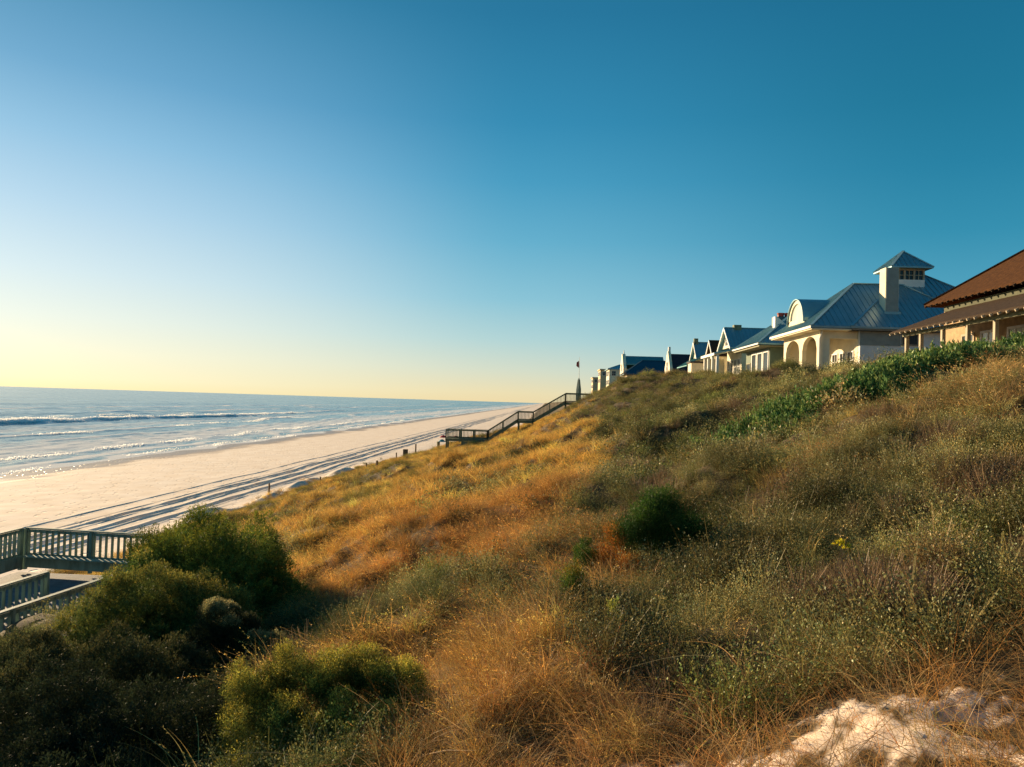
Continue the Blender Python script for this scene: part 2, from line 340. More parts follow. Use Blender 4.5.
# broken white water along the outer breaker
gs = np.random.default_rng(5); n_ = 34000
yy = gs.uniform(190, 520, n_); cx_ = -166 + 5 * SN(11, 130)(yy * 0, yy) + .8 * SN(20, 22)(yy * 0, yy); ee = np.clip(1.15 - (yy - 240) / 420 + .12 * SN(71, 40)(0 * yy, yy), .15, 1.2)
kk = gs.uniform(0, 1, n_) < ee * np.clip(.6 + .55 * SN(72, 14)(0 * yy, yy), .05, 1); yy, cx_, ee = yy[kk], cx_[kk], ee[kk]; n_ = len(yy)
xx = cx_ + gs.normal(-.6, 2.2, n_); zz = sea_z(xx, yy)[0] + np.abs(gs.normal(0, .26, n_)) * ee * np.exp(-((xx - cx_) / 2) ** 2)
rr_ = gs.uniform(.06, .26, n_); A_ = gs.normal(0, 1, (n_, 3)); A_ /= np.linalg.norm(A_, axis=1)[:, None]; B_ = np.cross(A_, gs.normal(0, 1, (n_, 3))); B_ /= np.linalg.norm(B_, axis=1)[:, None]
C_ = np.stack([xx, yy, zz], 1); q_ = rr_[:, None]
Vf = np.stack([C_ - A_ * q_, C_ - B_ * q_ * .7, C_ + A_ * q_, C_ + B_ * q_ * .7], 1).reshape(-1, 3)
mf, t = newmat('surf_foam'); df = N(t, 'ShaderNodeBsdfDiffuse'); df.inputs[0].default_value = (.93, .92, .9, 1); tf = N(t, 'ShaderNodeBsdfTranslucent'); tf.inputs[0].default_value = (.93, .92, .9, 1)
mm = N(t, 'ShaderNodeMixShader'); mm.inputs[0].default_value = .5; t.links.new(df.outputs[0], mm.inputs[1]); t.links.new(tf.outputs[0], mm.inputs[2]); o_ = N(t, 'ShaderNodeOutputMaterial'); t.links.new(mm.outputs[0], o_.inputs[0])
L2 = []
for x0_, am_, sd_, d_, dn_, zz_ in [(-128, 4, 12, 9000, .10, .5), (-90, 2, 13, 9000, .08, .4), (-76.2, 1.0, 14, 6000, .04, .3), (-205, 6, 18, 8000, .14, .5)]:
    y2 = gs.uniform(75, 420, d_); k2 = SN(sd_ + 40, 30)(0 * y2, y2) + gs.normal(0, .3, d_) > .35; y2 = y2[k2]; x2 = x0_ + am_ * SN(sd_, 130)(y2 * 0, y2) + .8 * SN(sd_ + 9, 22)(0 * y2, y2) + gs.normal(0, zz_ * 2, len(y2)); z2 = sea_z(x2, y2)[0] + np.abs(gs.normal(0, dn_, len(y2)))
    P2 = np.stack([x2, y2, z2], 1); a2_ = gs.normal(0, 1, P2.shape); a2_ /= np.linalg.norm(a2_, axis=1)[:, None]; b2_ = np.cross(a2_, gs.normal(0, 1, P2.shape)); b2_ /= np.linalg.norm(b2_, axis=1)[:, None]; r2_ = gs.uniform(.06, .2, (len(y2), 1))
    L2.append(np.stack([P2 - a2_ * r2_, P2 - b2_ * r2_ * .7, P2 + a2_ * r2_, P2 + b2_ * r2_ * .7], 1).reshape(-1, 3))
Vf = np.vstack([Vf] + L2); n_ = len(Vf) // 4
sf = bpy.data.objects.new('surf_foam', npmesh('surf_foam', Vf, np.arange(4 * n_).reshape(n_, 4), None, [mf])); COL.objects.link(sf); sf['kind'] = 'stuff'

# ------------------------------------------------------------------ house materials
M = {}
M['cream'] = paint('cream_stucco', (.80, .71, .50), .8, .16, .8)
M['white'] = paint('white_paint', (.78, .76, .70), .6, .08, 2)
M['clap'] = paint('white_clapboard', (.74, .74, .70), .65, .08, 2, board=('Z', 1.6), bump=.5)
M['greyclap'] = paint('grey_clapboard', (.27, .30, .27), .7, .15, 2, board=('Z', 1.6), bump=.6)
M['roof'] = paint('blue_grey_metal_roof', (.22, .37, .41), .36, .12, 1.0, metallic=.35, bump=.05, stretch=(1, 1, .4))
M['roofd'] = paint('deep_blue_metal_roof', (.03, .085, .12), .45, .12, 1.0, metallic=.3, bump=.05)
M['rooft'] = paint('teal_metal_roof', (.10, .27, .28), .4, .12, 1.0, metallic=.3, bump=.05)
M['roofp'] = paint('dark_plum_roof', (.035, .022, .035), .8, .2, 2)
M['shingle'] = paint('red_brown_shingle', (.075, .032, .011), .9, .35, 5, board=('Z', 1.4), bump=.9, bscale=14, spec=.08)
M['shingle2'] = paint('weathered_brown_shingle', (.060, .040, .026), .85, .35, 5, board=('Z', 1.4), bump=.9, bscale=14, spec=.08)
M['green'] = paint('sage_green_boards', (.11, .16, .11), .7, .15, 2, board=('X', 2.2), bump=.5)
M['tan'] = paint('golden_cedar_siding', (.42, .27, .12), .7, .3, 3, board=('Z', 1.8), bump=.5)
M['trim'] = paint('pale_timber', (.42, .34, .23), .7, .2, 4, stretch=(1, 1, .3))
M['darkolive'] = paint('dark_olive_trim', (.075, .08, .04), .8, .2, 3)
M['olive'] = paint('olive_trim', (.23, .22, .12), .7, .2, 3)
M['glass'] = paint('dark_window_glass', (.015, .025, .03), .22, .1, 1, bump=.0, spec=.35)
M['curtain'] = paint('pale_blind_glass', (.50, .52, .46), .25, .15, 2, stretch=(1, 1, .2), spec=.8)
M['soffit'] = paint('dull_brown_soffit', (.25, .22, .17), .8, .2, 2)  # even dull brown base colour
M['red'] = paint('red_clay', (.35, .05, .035), .6, .2, 3)
M['deckgreen'] = paint('weathered_green_timber', (.20, .265, .215), .7, .4, 5, stretch=(1, 1, .35), bump=.3)
M['deckgrey'] = paint('grey_deck_boards', (.13, .13, .14), .75, .3, 3, bump=.4)
M['greywood'] = paint('dark_weathered_timber', (.17, .19, .115), .8, .35, 4, bump=.3)
M['post'] = paint('brown_post_timber', (.16, .105, .06), .85, .3, 8, stretch=(1, 1, .2), bump=.4)
M['ochre'] = paint('ochre_stucco', (.60, .46, .26), .8, .12, 1)

def rib_roof(mb, ribs, pts, t=.14, gap=.45):
    """one plane of a roof (pts, eave first: 0->1 is the eave) plus its standing seams"""
    P = [np.array(p, float) for p in pts]; mb.slab(P, (0, 0, -t))
    if not gap: return
    n = np.cross(P[1] - P[0], P[2] - P[0]); n /= np.linalg.norm(n)
    if n[2] < 0: n = -n
    e = P[1] - P[0]; L = np.linalg.norm(e); e = e / L; up = np.cross(n, e)
    if up[2] < 0: up = -up
    Q = [((p - P[0]).dot(e), (p - P[0]).dot(up)) for p in P]
    smin_, smax_ = min(q[0] for q in Q), max(q[0] for q in Q); s = smin_ + gap / 2
    while s < smax_:
        hits = []
        for i in range(len(Q)):
            a, b = Q[i], Q[(i + 1) % len(Q)]
            if (a[0] - s) * (b[0] - s) < 0: hits.append(a[1] + (b[1] - a[1]) * (s - a[0]) / (b[0] - a[0]))
        if len(hits) >= 2 and max(hits) - min(hits) > .15:
            p0 = P[0] + e * s + up * min(hits) + n * .015; p1 = P[0] + e * s + up * max(hits) + n * .015
            ribs.bar(p0, p1, .045, .07, n)
        s += gap
def hip(mb, x0, x1, y0, y1, z, k, gap=.45, t=.14):
    wx, wy = x1 - x0, y1 - y0; w = min(wx, wy) / 2
    if wx > wy: a, b = (x0 + w, y0 + w, z + k * w), (x1 - w, y0 + w, z + k * w)
    else: a, b = (x0 + w, y0 + w, z + k * w), (x0 + w, y1 - w, z + k * w)
    c = [(x0, y0, z), (x1, y0, z), (x1, y1, z), (x0, y1, z)]
    if wx > wy: fs = [[c[0], c[1], b, a], [c[1], c[2], b], [c[2], c[3], a, b], [c[3], c[0], a]]
    elif wy > wx: fs = [[c[0], c[1], a], [c[1], c[2], b, a], [c[2], c[3], b], [c[3], c[0], a, b]]
    else: fs = [[c[0], c[1], a], [c[1], c[2], a], [c[2], c[3], a], [c[3], c[0], a]]
    for f in fs: rib_roof(mb, mb, f, t, gap)
    # ridge caps
    for q0, q1 in [(c[0], a), (c[1], b if wx > wy else a), (c[2], b), (c[3], a if wx > wy else b), (a, b)]:
        if np.linalg.norm(np.array(q0) - np.array(q1)) > .1: mb.bar(np.array(q0) + (0, 0, .03), np.array(q1) + (0, 0, .03), .24, .08)
def gable_x(mb, x0, x1, y0, y1, z, k, gap=.45, t=.14):
    """ridge along X"""
    yc = (y0 + y1) / 2; zr = z + k * (y1 - y0) / 2
    rib_roof(mb, mb, [(x0, y0, z), (x1, y0, z), (x1, yc, zr), (x0, yc, zr)], t, gap)
    rib_roof(mb, mb, [(x1, y1, z), (x0, y1, z), (x0, yc, zr), (x1, yc, zr)], t, gap)
    mb.bar((x0, yc, zr + .02), (x1, yc, zr + .02), .2, .08)
def window(parent, face, pos, a0, a1, z0, z1, m='white', g='glass', cols=2, rows=2, fw=.1, bar=.045):
    """face 'x': looks to -X at x = pos, spans a0..a1 in Y; face 'y': looks to -Y, spans X"""
    fr, pa = MB(), MB()
    def bx(mb, s0, s1, q0, q1, d0, d1):
        if face == 'x': mb.box(pos - d1, pos - d0, s0, s1, q0, q1)
        else: mb.box(s0, s1, pos - d1, pos - d0, q0, q1)
    bx(fr, a0, a1, z1 - fw, z1, -.02, .07); bx(fr, a0 - .04, a1 + .04, z0 - .02, z0 + fw * .8, -.02, .10)
    bx(fr, a0, a0 + fw, z0 + fw * .8, z1 - fw, -.02, .07); bx(fr, a1 - fw, a1, z0 + fw * .8, z1 - fw, -.02, .07)
    for i in range(1, cols):
        c = a0 + (a1 - a0) * i / cols; bx(fr, c - bar / 2, c + bar / 2, z0 + fw * .8, z1 - fw, .0, .055)
    for i in range(1, rows):
        c = z0 + (z1 - z0) * i / rows; bx(fr, a0 + fw, a1 - fw, c - bar / 2, c + bar / 2, .0, .05)
    bx(pa, a0 + fw * .5, a1 - fw * .5, z0 + fw * .4, z1 - fw * .5, -.015, .02)
    f = fr.build('window', M[m], parent); pa.build('pane', M[g], f); return f
def arcade(mb, x0, x1, y0, y1, z0, z1, ops, top):
    """wall between x0..x1 thick along Y with arched openings (ya, yb, spring z, crown z)"""
    cur = y0
    for ya, yb, sp, cw in ops:
        mb.box(x0, x1, cur, ya, z0, z1)
        n = 14
        for i in range(n):
            f0, f1 = i / n, (i + 1) / n
            g0 = sp + (cw - sp) * math.sqrt(max(0, 1 - (2 * f0 - 1) ** 2)); g1 = sp + (cw - sp) * math.sqrt(max(0, 1 - (2 * f1 - 1) ** 2))
            a, b = ya + (yb - ya) * f0, ya + (yb - ya) * f1
            mb.slab([(x0, a, g0), (x0, b, g1), (x0, b, z1), (x0, a, z1)], (x1 - x0, 0, 0))
        cur = yb
    mb.box(x0, x1, cur, y1, z0, z1)
def walls(x0, x1, y0, y1, z0, z1): return MB().box(x0, x1, y0, y1, z0, z1)
FZ = 1.9        # house floors
# ============ house 2: cream house with blue hip roofs and a square lookout
def house_main():
    loc = (25, 62, FZ)
    h = thing('beach_house', 'large cream arcaded house with blue metal hip roofs, chimney and square rooftop lookout', 'house', loc, 'beach houses along the dune crest')
    E = 6.85; k = .8
    w = MB(); arcade(w, 22.0, 22.35, 61.0, 70.0, FZ, E - .1, [(61.6, 65.05, 5.15, 6.25), (65.75, 69.4, 5.15, 6.25)], E)
    w.box(22.36, 22.8, 61.0, 61.35, FZ, E - .1); w.box(22.81, 24.98, 61.02, 61.33, 5.95, E - .1)
    w.box(22.36, 25.0, 69.7, 70.0, FZ, E - .1)
    w.box(25.0, 40, 60.9, 76, FZ, E - .05)
    w.box(22.37, 25, 61.4, 69.6, FZ - .3, FZ + .1)
    wo_ = w.build('wall', M['cream'], h)
    # seaward wall windows (seen through the open porch end)
    for a in (61.6, 63.2, 64.9, 66.7): window(h, 'x', 25.0, a, a + 1.25, FZ + .9, 5.05, cols=2, rows=3)
    # camera-side clapboard wall
    c = MB(); c.box(25.02, 39.9, 60.55, 60.89, FZ, 5.35); c.box(25.02, 39.9, 60.62, 60.89, 5.36, E - .1)
    c.build('side_wall', M['clap'], h)
    window(h, 'y', 60.62, 28.3, 29.6, 5.5, 6.6, m='soffit', cols=1, rows=1)
    tb = MB(); tb.box(25.02, 28.2, 60.57, 60.61, 5.42, 6.65); tb.build('vent_panel', M['greyclap'], h)
    # main roofs
    rf = MB(); hip(rf, 21.0, 36, 60.1, 70.9, E, k, t=.16); rf_o = rf.build('roof', M['roof'], h)
    fa = MB(); fa.box(20.94, 21.0, 60.1, 70.9, E - .2, E - .005); fa.build('fascia', M['white'], rf_o)
    so_ = MB().box(21.05, 35.8, 60.15, 70.8, E - .3, E - .2); so_.build('soffit', M['cream'], rf_o)
    rb = MB(); hip(rb, 24.1, 40.7, 59.95, 76.55, E + .01, .75, t=.16); rb_o = rb.build('roof', M['roof'], h)
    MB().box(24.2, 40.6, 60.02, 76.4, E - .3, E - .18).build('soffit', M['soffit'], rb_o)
    # arched dormer on the seaward slope
    d = thing_part('dormer', h)
    y0, y1, zb, xf = 64.3, 68.6, 7.6, 21.9
    fr, gl, rr = MB(), MB(), MB(); n = 16; yc = (y0 + y1) / 2; ra = (y1 - y0) / 2
    arc = [(yc - ra * math.cos(math.pi * i / n), zb + ra * .98 * math.sin(math.pi * i / n)) for i in range(n + 1)]
    arci = [(yc - (ra - .5) * math.cos(math.pi * i / n), zb + .42 + (ra - .62) * .92 * math.sin(math.pi * i / n)) for i in range(n + 1)]
    for i in range(n):
        fr.slab([(xf, *arc[i]), (xf, *arc[i + 1]), (xf, *arci[i + 1]), (xf, *arci[i])], (.3, 0, 0))
        rr.slab([(xf - .15, arc[i][0], arc[i][1] + .05), (xf - .15, arc[i + 1][0], arc[i + 1][1] + .05), (xf + 4.4, arc[i + 1][0], arc[i + 1][1] + .05), (xf + 4.4, arc[i][0], arc[i][1] + .05)], (0, 0, .08))
    fr.box(xf, xf + .3, y0, y1, zb - .4, zb + .41)
    gl.slab([(xf + .12, *q) for q in arci], (.06, 0, 0))
    f1 = fr.build('dormer_face', M['cream'], d); gl.build('pane', M['curtain'], d); rr.build('dormer_roof', M['roof'], d)
    # chimney
    ch = MB(); ch.box(27.5, 28.55, 61.8, 62.9, 7.4, 11.95); c1 = ch.build('chimney', M['cream'], h)
    ch = MB(); ch.box(27.54, 28.5, 61.74, 61.79, 7.9, 11.9); ch.build('clapboard_face', M['greyclap'], c1)
    ch = MB(); ch.box(27.35, 28.7, 61.6, 61.73, 8.02, 8.3); ch.build('flashing', M['roof'], c1)
    # lookout
    lk = thing_part('lookout', h)
    MB().box(29.9, 32.45, 65.5, 68.0, 10.4, 11.65).build('lookout_base', M['white'], lk)
    l = MB()
    l.box(29.9, 32.45, 65.5, 68.0, 12.45, 12.7)
    for x in (29.9, 30.7, 31.5, 32.31): l.box(x, x + .14, 65.5, 65.64, 11.65, 12.45); l.box(x, x + .14, 67.86, 68.0, 11.65, 12.45)
    for y in (66.3, 67.1): l.box(29.9, 30.04, y, y + .14, 11.65, 12.45); l.box(32.31, 32.45, y, y + .14, 11.65, 12.45)
    for x in (30.33, 31.13, 31.93): l.box(x, x + .05, 65.54, 65.6, 11.65, 12.45)
    l.box(30.04, 32.31, 65.545, 65.59, 12.02, 12.08)
    l.build('window_band', M['trim'], lk)
    MB().box(30.05, 32.3, 65.62, 67.85, 11.66, 12.44).build('pane', M['glass'], lk)
    lr = MB(); hip(lr, 29.4, 32.95, 65.0, 68.55, 12.72, .93, t=.12, gap=.4); lr.build('lookout_roof', M['roof'], lk)
    MB().box(29.5, 32.85, 65.1, 68.45, 12.56, 12.68).build('soffit', M['olive'], lk)
    dp = MB(); dp.tube([(22.2, 60.9, E - .2), (22.1, 60.85, 6.3), (21.95, 60.85, 5.9), (21.95, 60.85, FZ)], [.06] * 4, 6); dp.build('downpipe', M['white'], h)
    # small railings under the arches
    r_ = MB(); r_.box(22.1, 22.2, 61.76, 69.19, 3.1, 3.2)
    for y in np.arange(61.9, 69.1, .22): r_.box(22.13, 22.17, y, y + .04, FZ, 3.1)
    r_.build('railing', M['white'], h)
def thing_part(name, parent):
    o = bpy.data.objects.new(name, None); COL.objects.link(o); o.parent = parent; o['_loc'] = list(parent['_loc']); return o
XS[0] = .979; house_main()

# ============ house 1: brown shingled bungalow with a long porch
def house_brown():
    h = thing('beach_house', 'brown shingled cottage with a long post porch and exposed rafter tails', 'house', (24, 40, FZ), 'beach houses along the dune crest')
    XP, XU, YF, YN = 20.5, 23.5, 45.1, 24
    MB().box(24.2, 36, YN, 46.2, FZ - .5, 6.65).build('wall', M['tan'], h)
    MB().box(20.7, 24.19, YN, YF - .3, FZ - .4, FZ + .05).build('porch_floor', M['trim'], h)
    pr = MB(); rib_roof(pr, pr, [(XP, YF, 4.87), (XP, YN, 4.87), (24.18, YN, 6.35), (24.18, YF, 6.35)], .12, 0)
    p_ = pr.build('porch_roof', M['shingle2'], h)
    y = YF - .15
    while y > 27: MB().bar((XP - .1, y, 4.70), (XP + 1.2, y, 5.22), .08, .11).build('rafter', M['trim'], p_); y -= .62
    MB().box(XP + .55, XP + .75, YN, YF - .35, 4.58, 4.78).build('beam', M['olive'], h)
    for y in (44.4, 42.75, 40.45, 38.1, 35.8, 33.4, 31.1, 28.8): MB().box(XP + .56, XP + .74, y - .09, y + .09, FZ, 4.57).build('post', M['trim'], h)
    up = MB(); hip(up, XU, 38, YN - 12, 47.2, 6.85, .74, gap=0, t=.13); u_ = up.build('roof', M['shingle'], h)
    y = 46.9
    while y > 30: MB().bar((XU - .10, y, 6.66), (24.3, y, 6.66 + .59), .07, .10).build('rafter', M['shingle2'], u_); y -= .62
    MB().box(24.14, 24.19, YN, 46.1, 6.3, 6.64).build('frieze', M['darkolive'], h)
    for a, b, g_, mt in [(42.9, 44.2, 'glass', 'trim'), (40.9, 42.3, 'curtain', 'white'), (38.5, 39.9, 'curtain', 'white'), (36.1, 37.6, 'glass', 'trim'), (33.8, 35.3, 'curtain', 'white'), (31.5, 33.0, 'curtain', 'white'), (29, 30.6, 'glass', 'trim')]:
        window(h, 'x', 24.2, a, b, FZ + .7, 4.75, m=mt, g=g_, cols=2, rows=2, fw=.12)
    MB().box(XP + .6, XP + .68, YN, YF - .5, 2.95, 3.03).build('railing', M['trim'], h)
XS[0] = .974; house_brown()

# ============ house 3: sage green house
def house_green():
    h = thing('beach_house', 'sage green house with dark screened bays and two red chimney pots', 'house', (24, 82, FZ), 'beach houses along the dune crest')
    w = MB(); w.box(22.9, 33, 78.2, 87.3, FZ, 6.65); w.build('wall', M['green'], h)
    rf = MB(); hip(rf, 21.5, 34.5, 77.4, 88, 6.82, .75, t=.16); r_ = rf.build('roof', M['roof'], h)
    MB().box(21.44, 21.5, 77.4, 88, 6.66, 6.81).build('fascia', M['white'], r_)
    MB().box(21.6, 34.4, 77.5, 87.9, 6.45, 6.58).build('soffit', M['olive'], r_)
    for i in range(3):
        a = 78.5 + i * 2.2; window(h, 'x', 22.9, a, a + 2.0, FZ, 6.2, cols=1, rows=1, fw=.2)
    window(h, 'x', 22.9, 85.3, 87.0, FZ, 5.2, m='olive', cols=1, rows=1)
    window(h, 'y', 78.2, 26, 28, 3.4, 5.4, cols=2, rows=2)
    c = onY(781, 320, 81)
    ch = MB(); ch.box(c[0] - .55, c[0] + .6, 80.4, 81.2, 8.2, 9.1)
    ch.slab([(c[0] - .55, 80.4, 9.1), (c[0] + .6, 80.4, 9.1), (c[0] - .35, 80.4, 9.9), (c[0] - .55, 80.4, 9.9)], (0, .8, 0))
    co_ = ch.build('chimney', M['white'], h)
    MB().box(c[0] + .1, c[0] + 1.6, 82.9, 83.9, 9.0, 10.2).build('chimney', M['roofd'], h)
    for px in (783, 790.3):
        q = onY(px, 315.5, 83.4); MB().tube([(q[0], 83.4, q[2] - 1.1), (q[0], 83.4, q[2] + .1), (q[0], 83.4, q[2] + .35)], [.34, .36, .42], 10).build('chimney_pot', M['red'], h)
    pc = MB(); pc.box(20.6, 22.88, 84.9, 90, FZ, FZ + .3); pc.build('terrace', M['trim'], h)
XS[0] = .99; house_green(); XS[0] = 1.0

# ============ house 4: white gabled house
def house_gabled():
    h = thing('beach_house', 'blue roofed house with steep white trimmed gable and a small dark chimney', 'house', (26, 95, FZ), 'beach houses along the dune crest')
    MB().box(23.2, 34, 91.4, 98.6, FZ, 7.5).build('wall', M['cream'], h)
    g_ = MB(); yc = 95; g_.slab([(22.3, 92.1, 7.5), (22.3, 97.9, 7.5), (22.3, yc, 9.85)], (.35, 0, 0)); g_.build('gable_wall', M['cream'], h)
    rf = MB(); gable_x(rf, 21.9, 34, 91.6, 98.4, 7.35, .79); r_ = rf.build('roof', M['roof'], h)
    tr = MB(); tr.bar((21.84, 91.6, 7.3), (21.84, 95, 9.98), .1, .28, (-1, 0, 0)); tr.bar((21.84, 98.4, 7.3), (21.84, 95, 9.98), .1, .28, (-1, 0, 0))
    tr = MB(); 
    for s_ in (91.6, 98.4): tr.slab([(21.8, s_, 7.08), (21.8, s_, 7.36), (21.8, 95, 10.06), (21.8, 95, 9.74)], (.1, 0, 0))
    tr.build('gable_trim', M['white'], r_)
    window(h, 'x', 22.3, 94.2, 95.8, 7.7, 8.9, cols=2, rows=2)
    pr = MB(); rib_roof(pr, pr, [(19.9, 98.6, 6.6), (19.9, 91, 6.6), (23.1, 91, 7.3), (23.1, 98.6, 7.3)], .14, .45); p_ = pr.build('porch_roof', M['roof'], h)
    MB().box(19.84, 19.9, 91, 98.6, 6.3, 6.6).build('fascia', M['white'], p_)
    for y in (91.4, 93.8, 96.2, 98.3): MB().box(20.2, 20.5, y - .15, y + .15, FZ, 6.4).build('column', M['white'], h)
    MB().box(20.2, 22.8, 98.35, 98.6, FZ, 6.3).build('screen_wall', M['cream'], h)
    for a in (91.9, 93.6, 95.3, 97.0): window(h, 'x', 23.2, a, a + 1.3, 4.2, 6.1, cols=2, rows=2)
    c = onY(737, 330, 95); MB().box(c[0] - .45, c[0] + .45, 94.6, 95.5, 9.6, c[2] + .6).build('chimney', M['greywood'], h)
house_gabled()
# ============ house 4b: small cream house with a brown roof between the two gables
def small_gable(label, yn, yf, xg, xb, ze, zr, wall, roof, name_cat='house', trim='white', extra=None, zlow=FZ):
    yc = (yn + yf) / 2; h = thing('beach_house', label, 'house', (xg + 2, yc, zlow), 'beach houses along the dune crest')
    w = MB().box(xg + .4, xb, yn + .3, yf - .3, zlow, ze); w.slab([(xg + .4, yn + .3, ze), (xg + .4, yf - .3, ze), (xg + .4, yc, zr - .25)], (.3, 0, 0)); w.build('wall', M[wall], h)
    k = (zr - ze) / ((yf - yn) / 2); rf = MB(); gable_x(rf, xg, xb + .5, yn, yf, ze, k, gap=.6, t=.15); r_ = rf.build('roof', M[roof], h)
    tr = MB()
    for s_ in (yn, yf): tr.slab([(xg - .08, s_, ze - .3), (xg - .08, s_, ze), (xg - .08, yc, zr + .06), (xg - .08, yc, zr - .28)], (.08, 0, 0))
    tr.build('gable_trim', M[trim], r_)
    window(h, 'x', xg + .4, yc - .6, yc + .6, ze - 1.6, ze - .2, cols=2, rows=2)
    return h
hb = small_gable('small cream house with a brown gable roof tucked between two blue gables', 101, 105.2, 21.8, 30, 7.0, 9.1, 'cream', 'shingle2')
h5 = small_gable('blue roofed house with a narrow cream gable and a pale sloping porch roof', 111.3, 116.7, 21.8, 29.5, 7.1, 9.75, 'cream', 'roof')
q0 = onY(677.5, 367.4, 118); q1 = onY(694.5, 357.5, 118)
rr = MB(); rib_roof(rr, rr, [(q0[0], 118.5, q0[2]), (q0[0], 110.5, q0[2]), (q1[0], 110.5, q1[2]), (q1[0], 118.5, q1[2])], .14, .5); rr.build('porch_roof', M['rooft'], h5)
MB().box(20.4, 22.1, 107.8, 110.3, FZ, 6.3).build('bay', M['cream'], h5)
MB().box(20.2, 22.2, 107.6, 110.45, 6.31, 6.5).build('bay_roof', M['roofp'], h5)
q = onY(695.7, 341, 114); MB().box(q[0] - .3, q[0] + .3, 113.6, 114.2, 8.9, q[2] + .35).build('chimney', M['greywood'], h5)
# ============ house 6: plum roof with cream gable parapet
def house_plum():
    h = thing('beach_house', 'house with a near-black plum roof and a tall pointed cream end wall', 'house', (24, 139, FZ), 'beach houses along the dune crest')
    yc = 139.2
    w = MB(); w.slab([(22, 136.1, FZ), (22, 142.3, FZ), (22, 142.1, 7.0), (22, yc + .3, 10.1), (22, yc - .3, 10.1), (22, 136.3, 7.0)], (.5, 0, 0)); w.build('end_wall', M['cream'], h)
    MB().box(22.1, 22.5, yc - .25, yc + .25, 10.1, 10.9).build('finial', M['white'], h)
    MB().box(22.5, 28, 136.5, 142, FZ, 6.9).build('wall', M['cream'], h)
    rf = MB(); rib_roof(rf, rf, [(22.52, 135.0, 5.6), (27.6, 135.0, 5.6), (27.6, yc, 9.65), (22.52, yc, 9.65)], .2, 0); rib_roof(rf, rf, [(27.6, 143.2, 5.6), (22.52, 143.2, 5.6), (22.52, yc, 9.65), (27.6, yc, 9.65)], .2, 0)
    rf.build('roof', M['roofp'], h)
    window(h, 'x', 22, 138.5, 139.9, 6.5, 8.2, cols=2, rows=2)
house_plum()
# ============ far houses
def house_teal():
    y = 215; h = thing('beach_house', 'long teal roofed house with a tall cream end wall carrying a spike', 'house', (24, y, FZ), 'beach houses along the dune crest')
    a = onY(622, 357, y); b = onY(663, 357, y); zr = onY(640, 356.3, y)[2]; x0, x1 = a[0], b[0]
    w = MB(); w.slab([(x0, y - 5, FZ), (x0, y + 5, FZ), (x0, y + 4.5, zr - 3.6), (x0, y + .6, zr + .5), (x0, y - .6, zr + .5), (x0, y - 4.5, zr - 3.6)], (.9, 0, 0)); w.build('end_wall', M['cream'], h)
    MB().tube([(x0 + .5, y, zr + .4), (x0 + .5, y, zr + 1.6)], [.22, .08], 6).build('finial', M['white'], h)
    MB().box(x0 + .9, x1, y - 4.2, y + 4.2, FZ, zr - 3.9).build('wall', M['ochre'], h)
    rf = MB(); rib_roof(rf, rf, [(x0 + .95, y - 3.2, zr - 2.4), (x1, y - 3.2, zr - 2.4), (x1, y, zr), (x0 + .95, y, zr)], .25, .9); rib_roof(rf, rf, [(x1, y + 4.8, zr - 3.6), (x0 + .95, y + 4.8, zr - 3.6), (x0 + .95, y, zr), (x1, y, zr)], .25, .9); rf.build('roof', M['rooft'], h)
    window(h, 'x', x0, y - 1, y + 1, zr - 4.5, zr - 2.3)
    window(h, 'x', x0, y - 3.8, y - 1.8, zr - 8, zr - 5.5); window(h, 'x', x0, y + 1.8, y + 3.8, zr - 8, zr - 5.5)
house_teal()
def house_navy():
    y = 186; h = thing('beach_house', 'low house with a broad dark navy hip roof in front of the teal roof', 'house', (24, y, FZ), 'beach houses along the dune crest')
    q = onY(637, 360.3, y + 5); e = onY(624, 373.5, y); e1 = onY(668, 373, y)
    rf = MB(); x0, x1, z0 = e[0], e1[0] + 6, e[2]; w_ = 5.0; k = (q[2] - z0) / w_
    hip(rf, x0, x1, y, y + 2 * w_, z0, k, gap=.9, t=.25); rf.build('roof', M['roofd'], h)
    MB().box(x0 + .8, x1 - .8, y + .8, y + 9.2, FZ - 1, z0 - .1).build('wall', M['ochre'], h)
    for i in range(3): window(h, 'x', x0 + .8, y + 1.3 + i * 2.7, y + 3.1 + i * 2.7, z0 - 2.6, z0 - .7)
house_navy()
def far_block(label, y, px0, px1, ptop, roof, wall, k=.35, yd=14, flat=False):
    a = onY(px0, ptop, y); b = onY(px1, ptop, y); h = thing('beach_house', label, 'house', (a[0], y, FZ), 'beach houses along the dune crest')
    x0, x1, zt = a[0], b[0] + 2, a[2]
    if not flat:
        w_ = min(x1 - x0, yd) / 2; ze = zt - k * w_
        rf = MB(); hip(rf, x0 - .6, x1 + .6, y - .6, y + yd, ze, k, gap=.9, t=.25); rf.build('roof', M[roof], h)
    else:
        ze = zt; MB().box(x0 - .4, x1 + .4, y - .4, y + yd + .4, ze, ze + .5).build('roof', M[roof], h)
    MB().box(x0, x1, y, y + yd - .8, -3, ze - .05).build('wall', M[wall], h)
    for zz in (ze - 2.4, ze - 5.4):
        for i in range(4):
            yy = y + 1 + i * (yd - 2) / 4; window(h, 'x', x0, yy, yy + 1.7, zz, zz + 1.7, g='glass')
    for i in range(3):
        xx = x0 + .8 + i * 2.6
        if xx + 1.8 < x1: window(h, 'y', y, xx, xx + 1.5, ze - 2.4, ze - .7)
    return h
far_block('white walled house with a small bright teal roof, below the spiked end wall', 262, 609.5, 626, 364.5, 'roof', 'cream', .38, 13)
far_block('far ochre house with a flat parapet, left of the white walled one', 330, 600.5, 616, 370, 'ochre', 'ochre', flat=True)
far_block('farthest ochre house, lowest and leftmost on the crest skyline', 410, 593, 608, 378, 'ochre', 'ochre', flat=True)

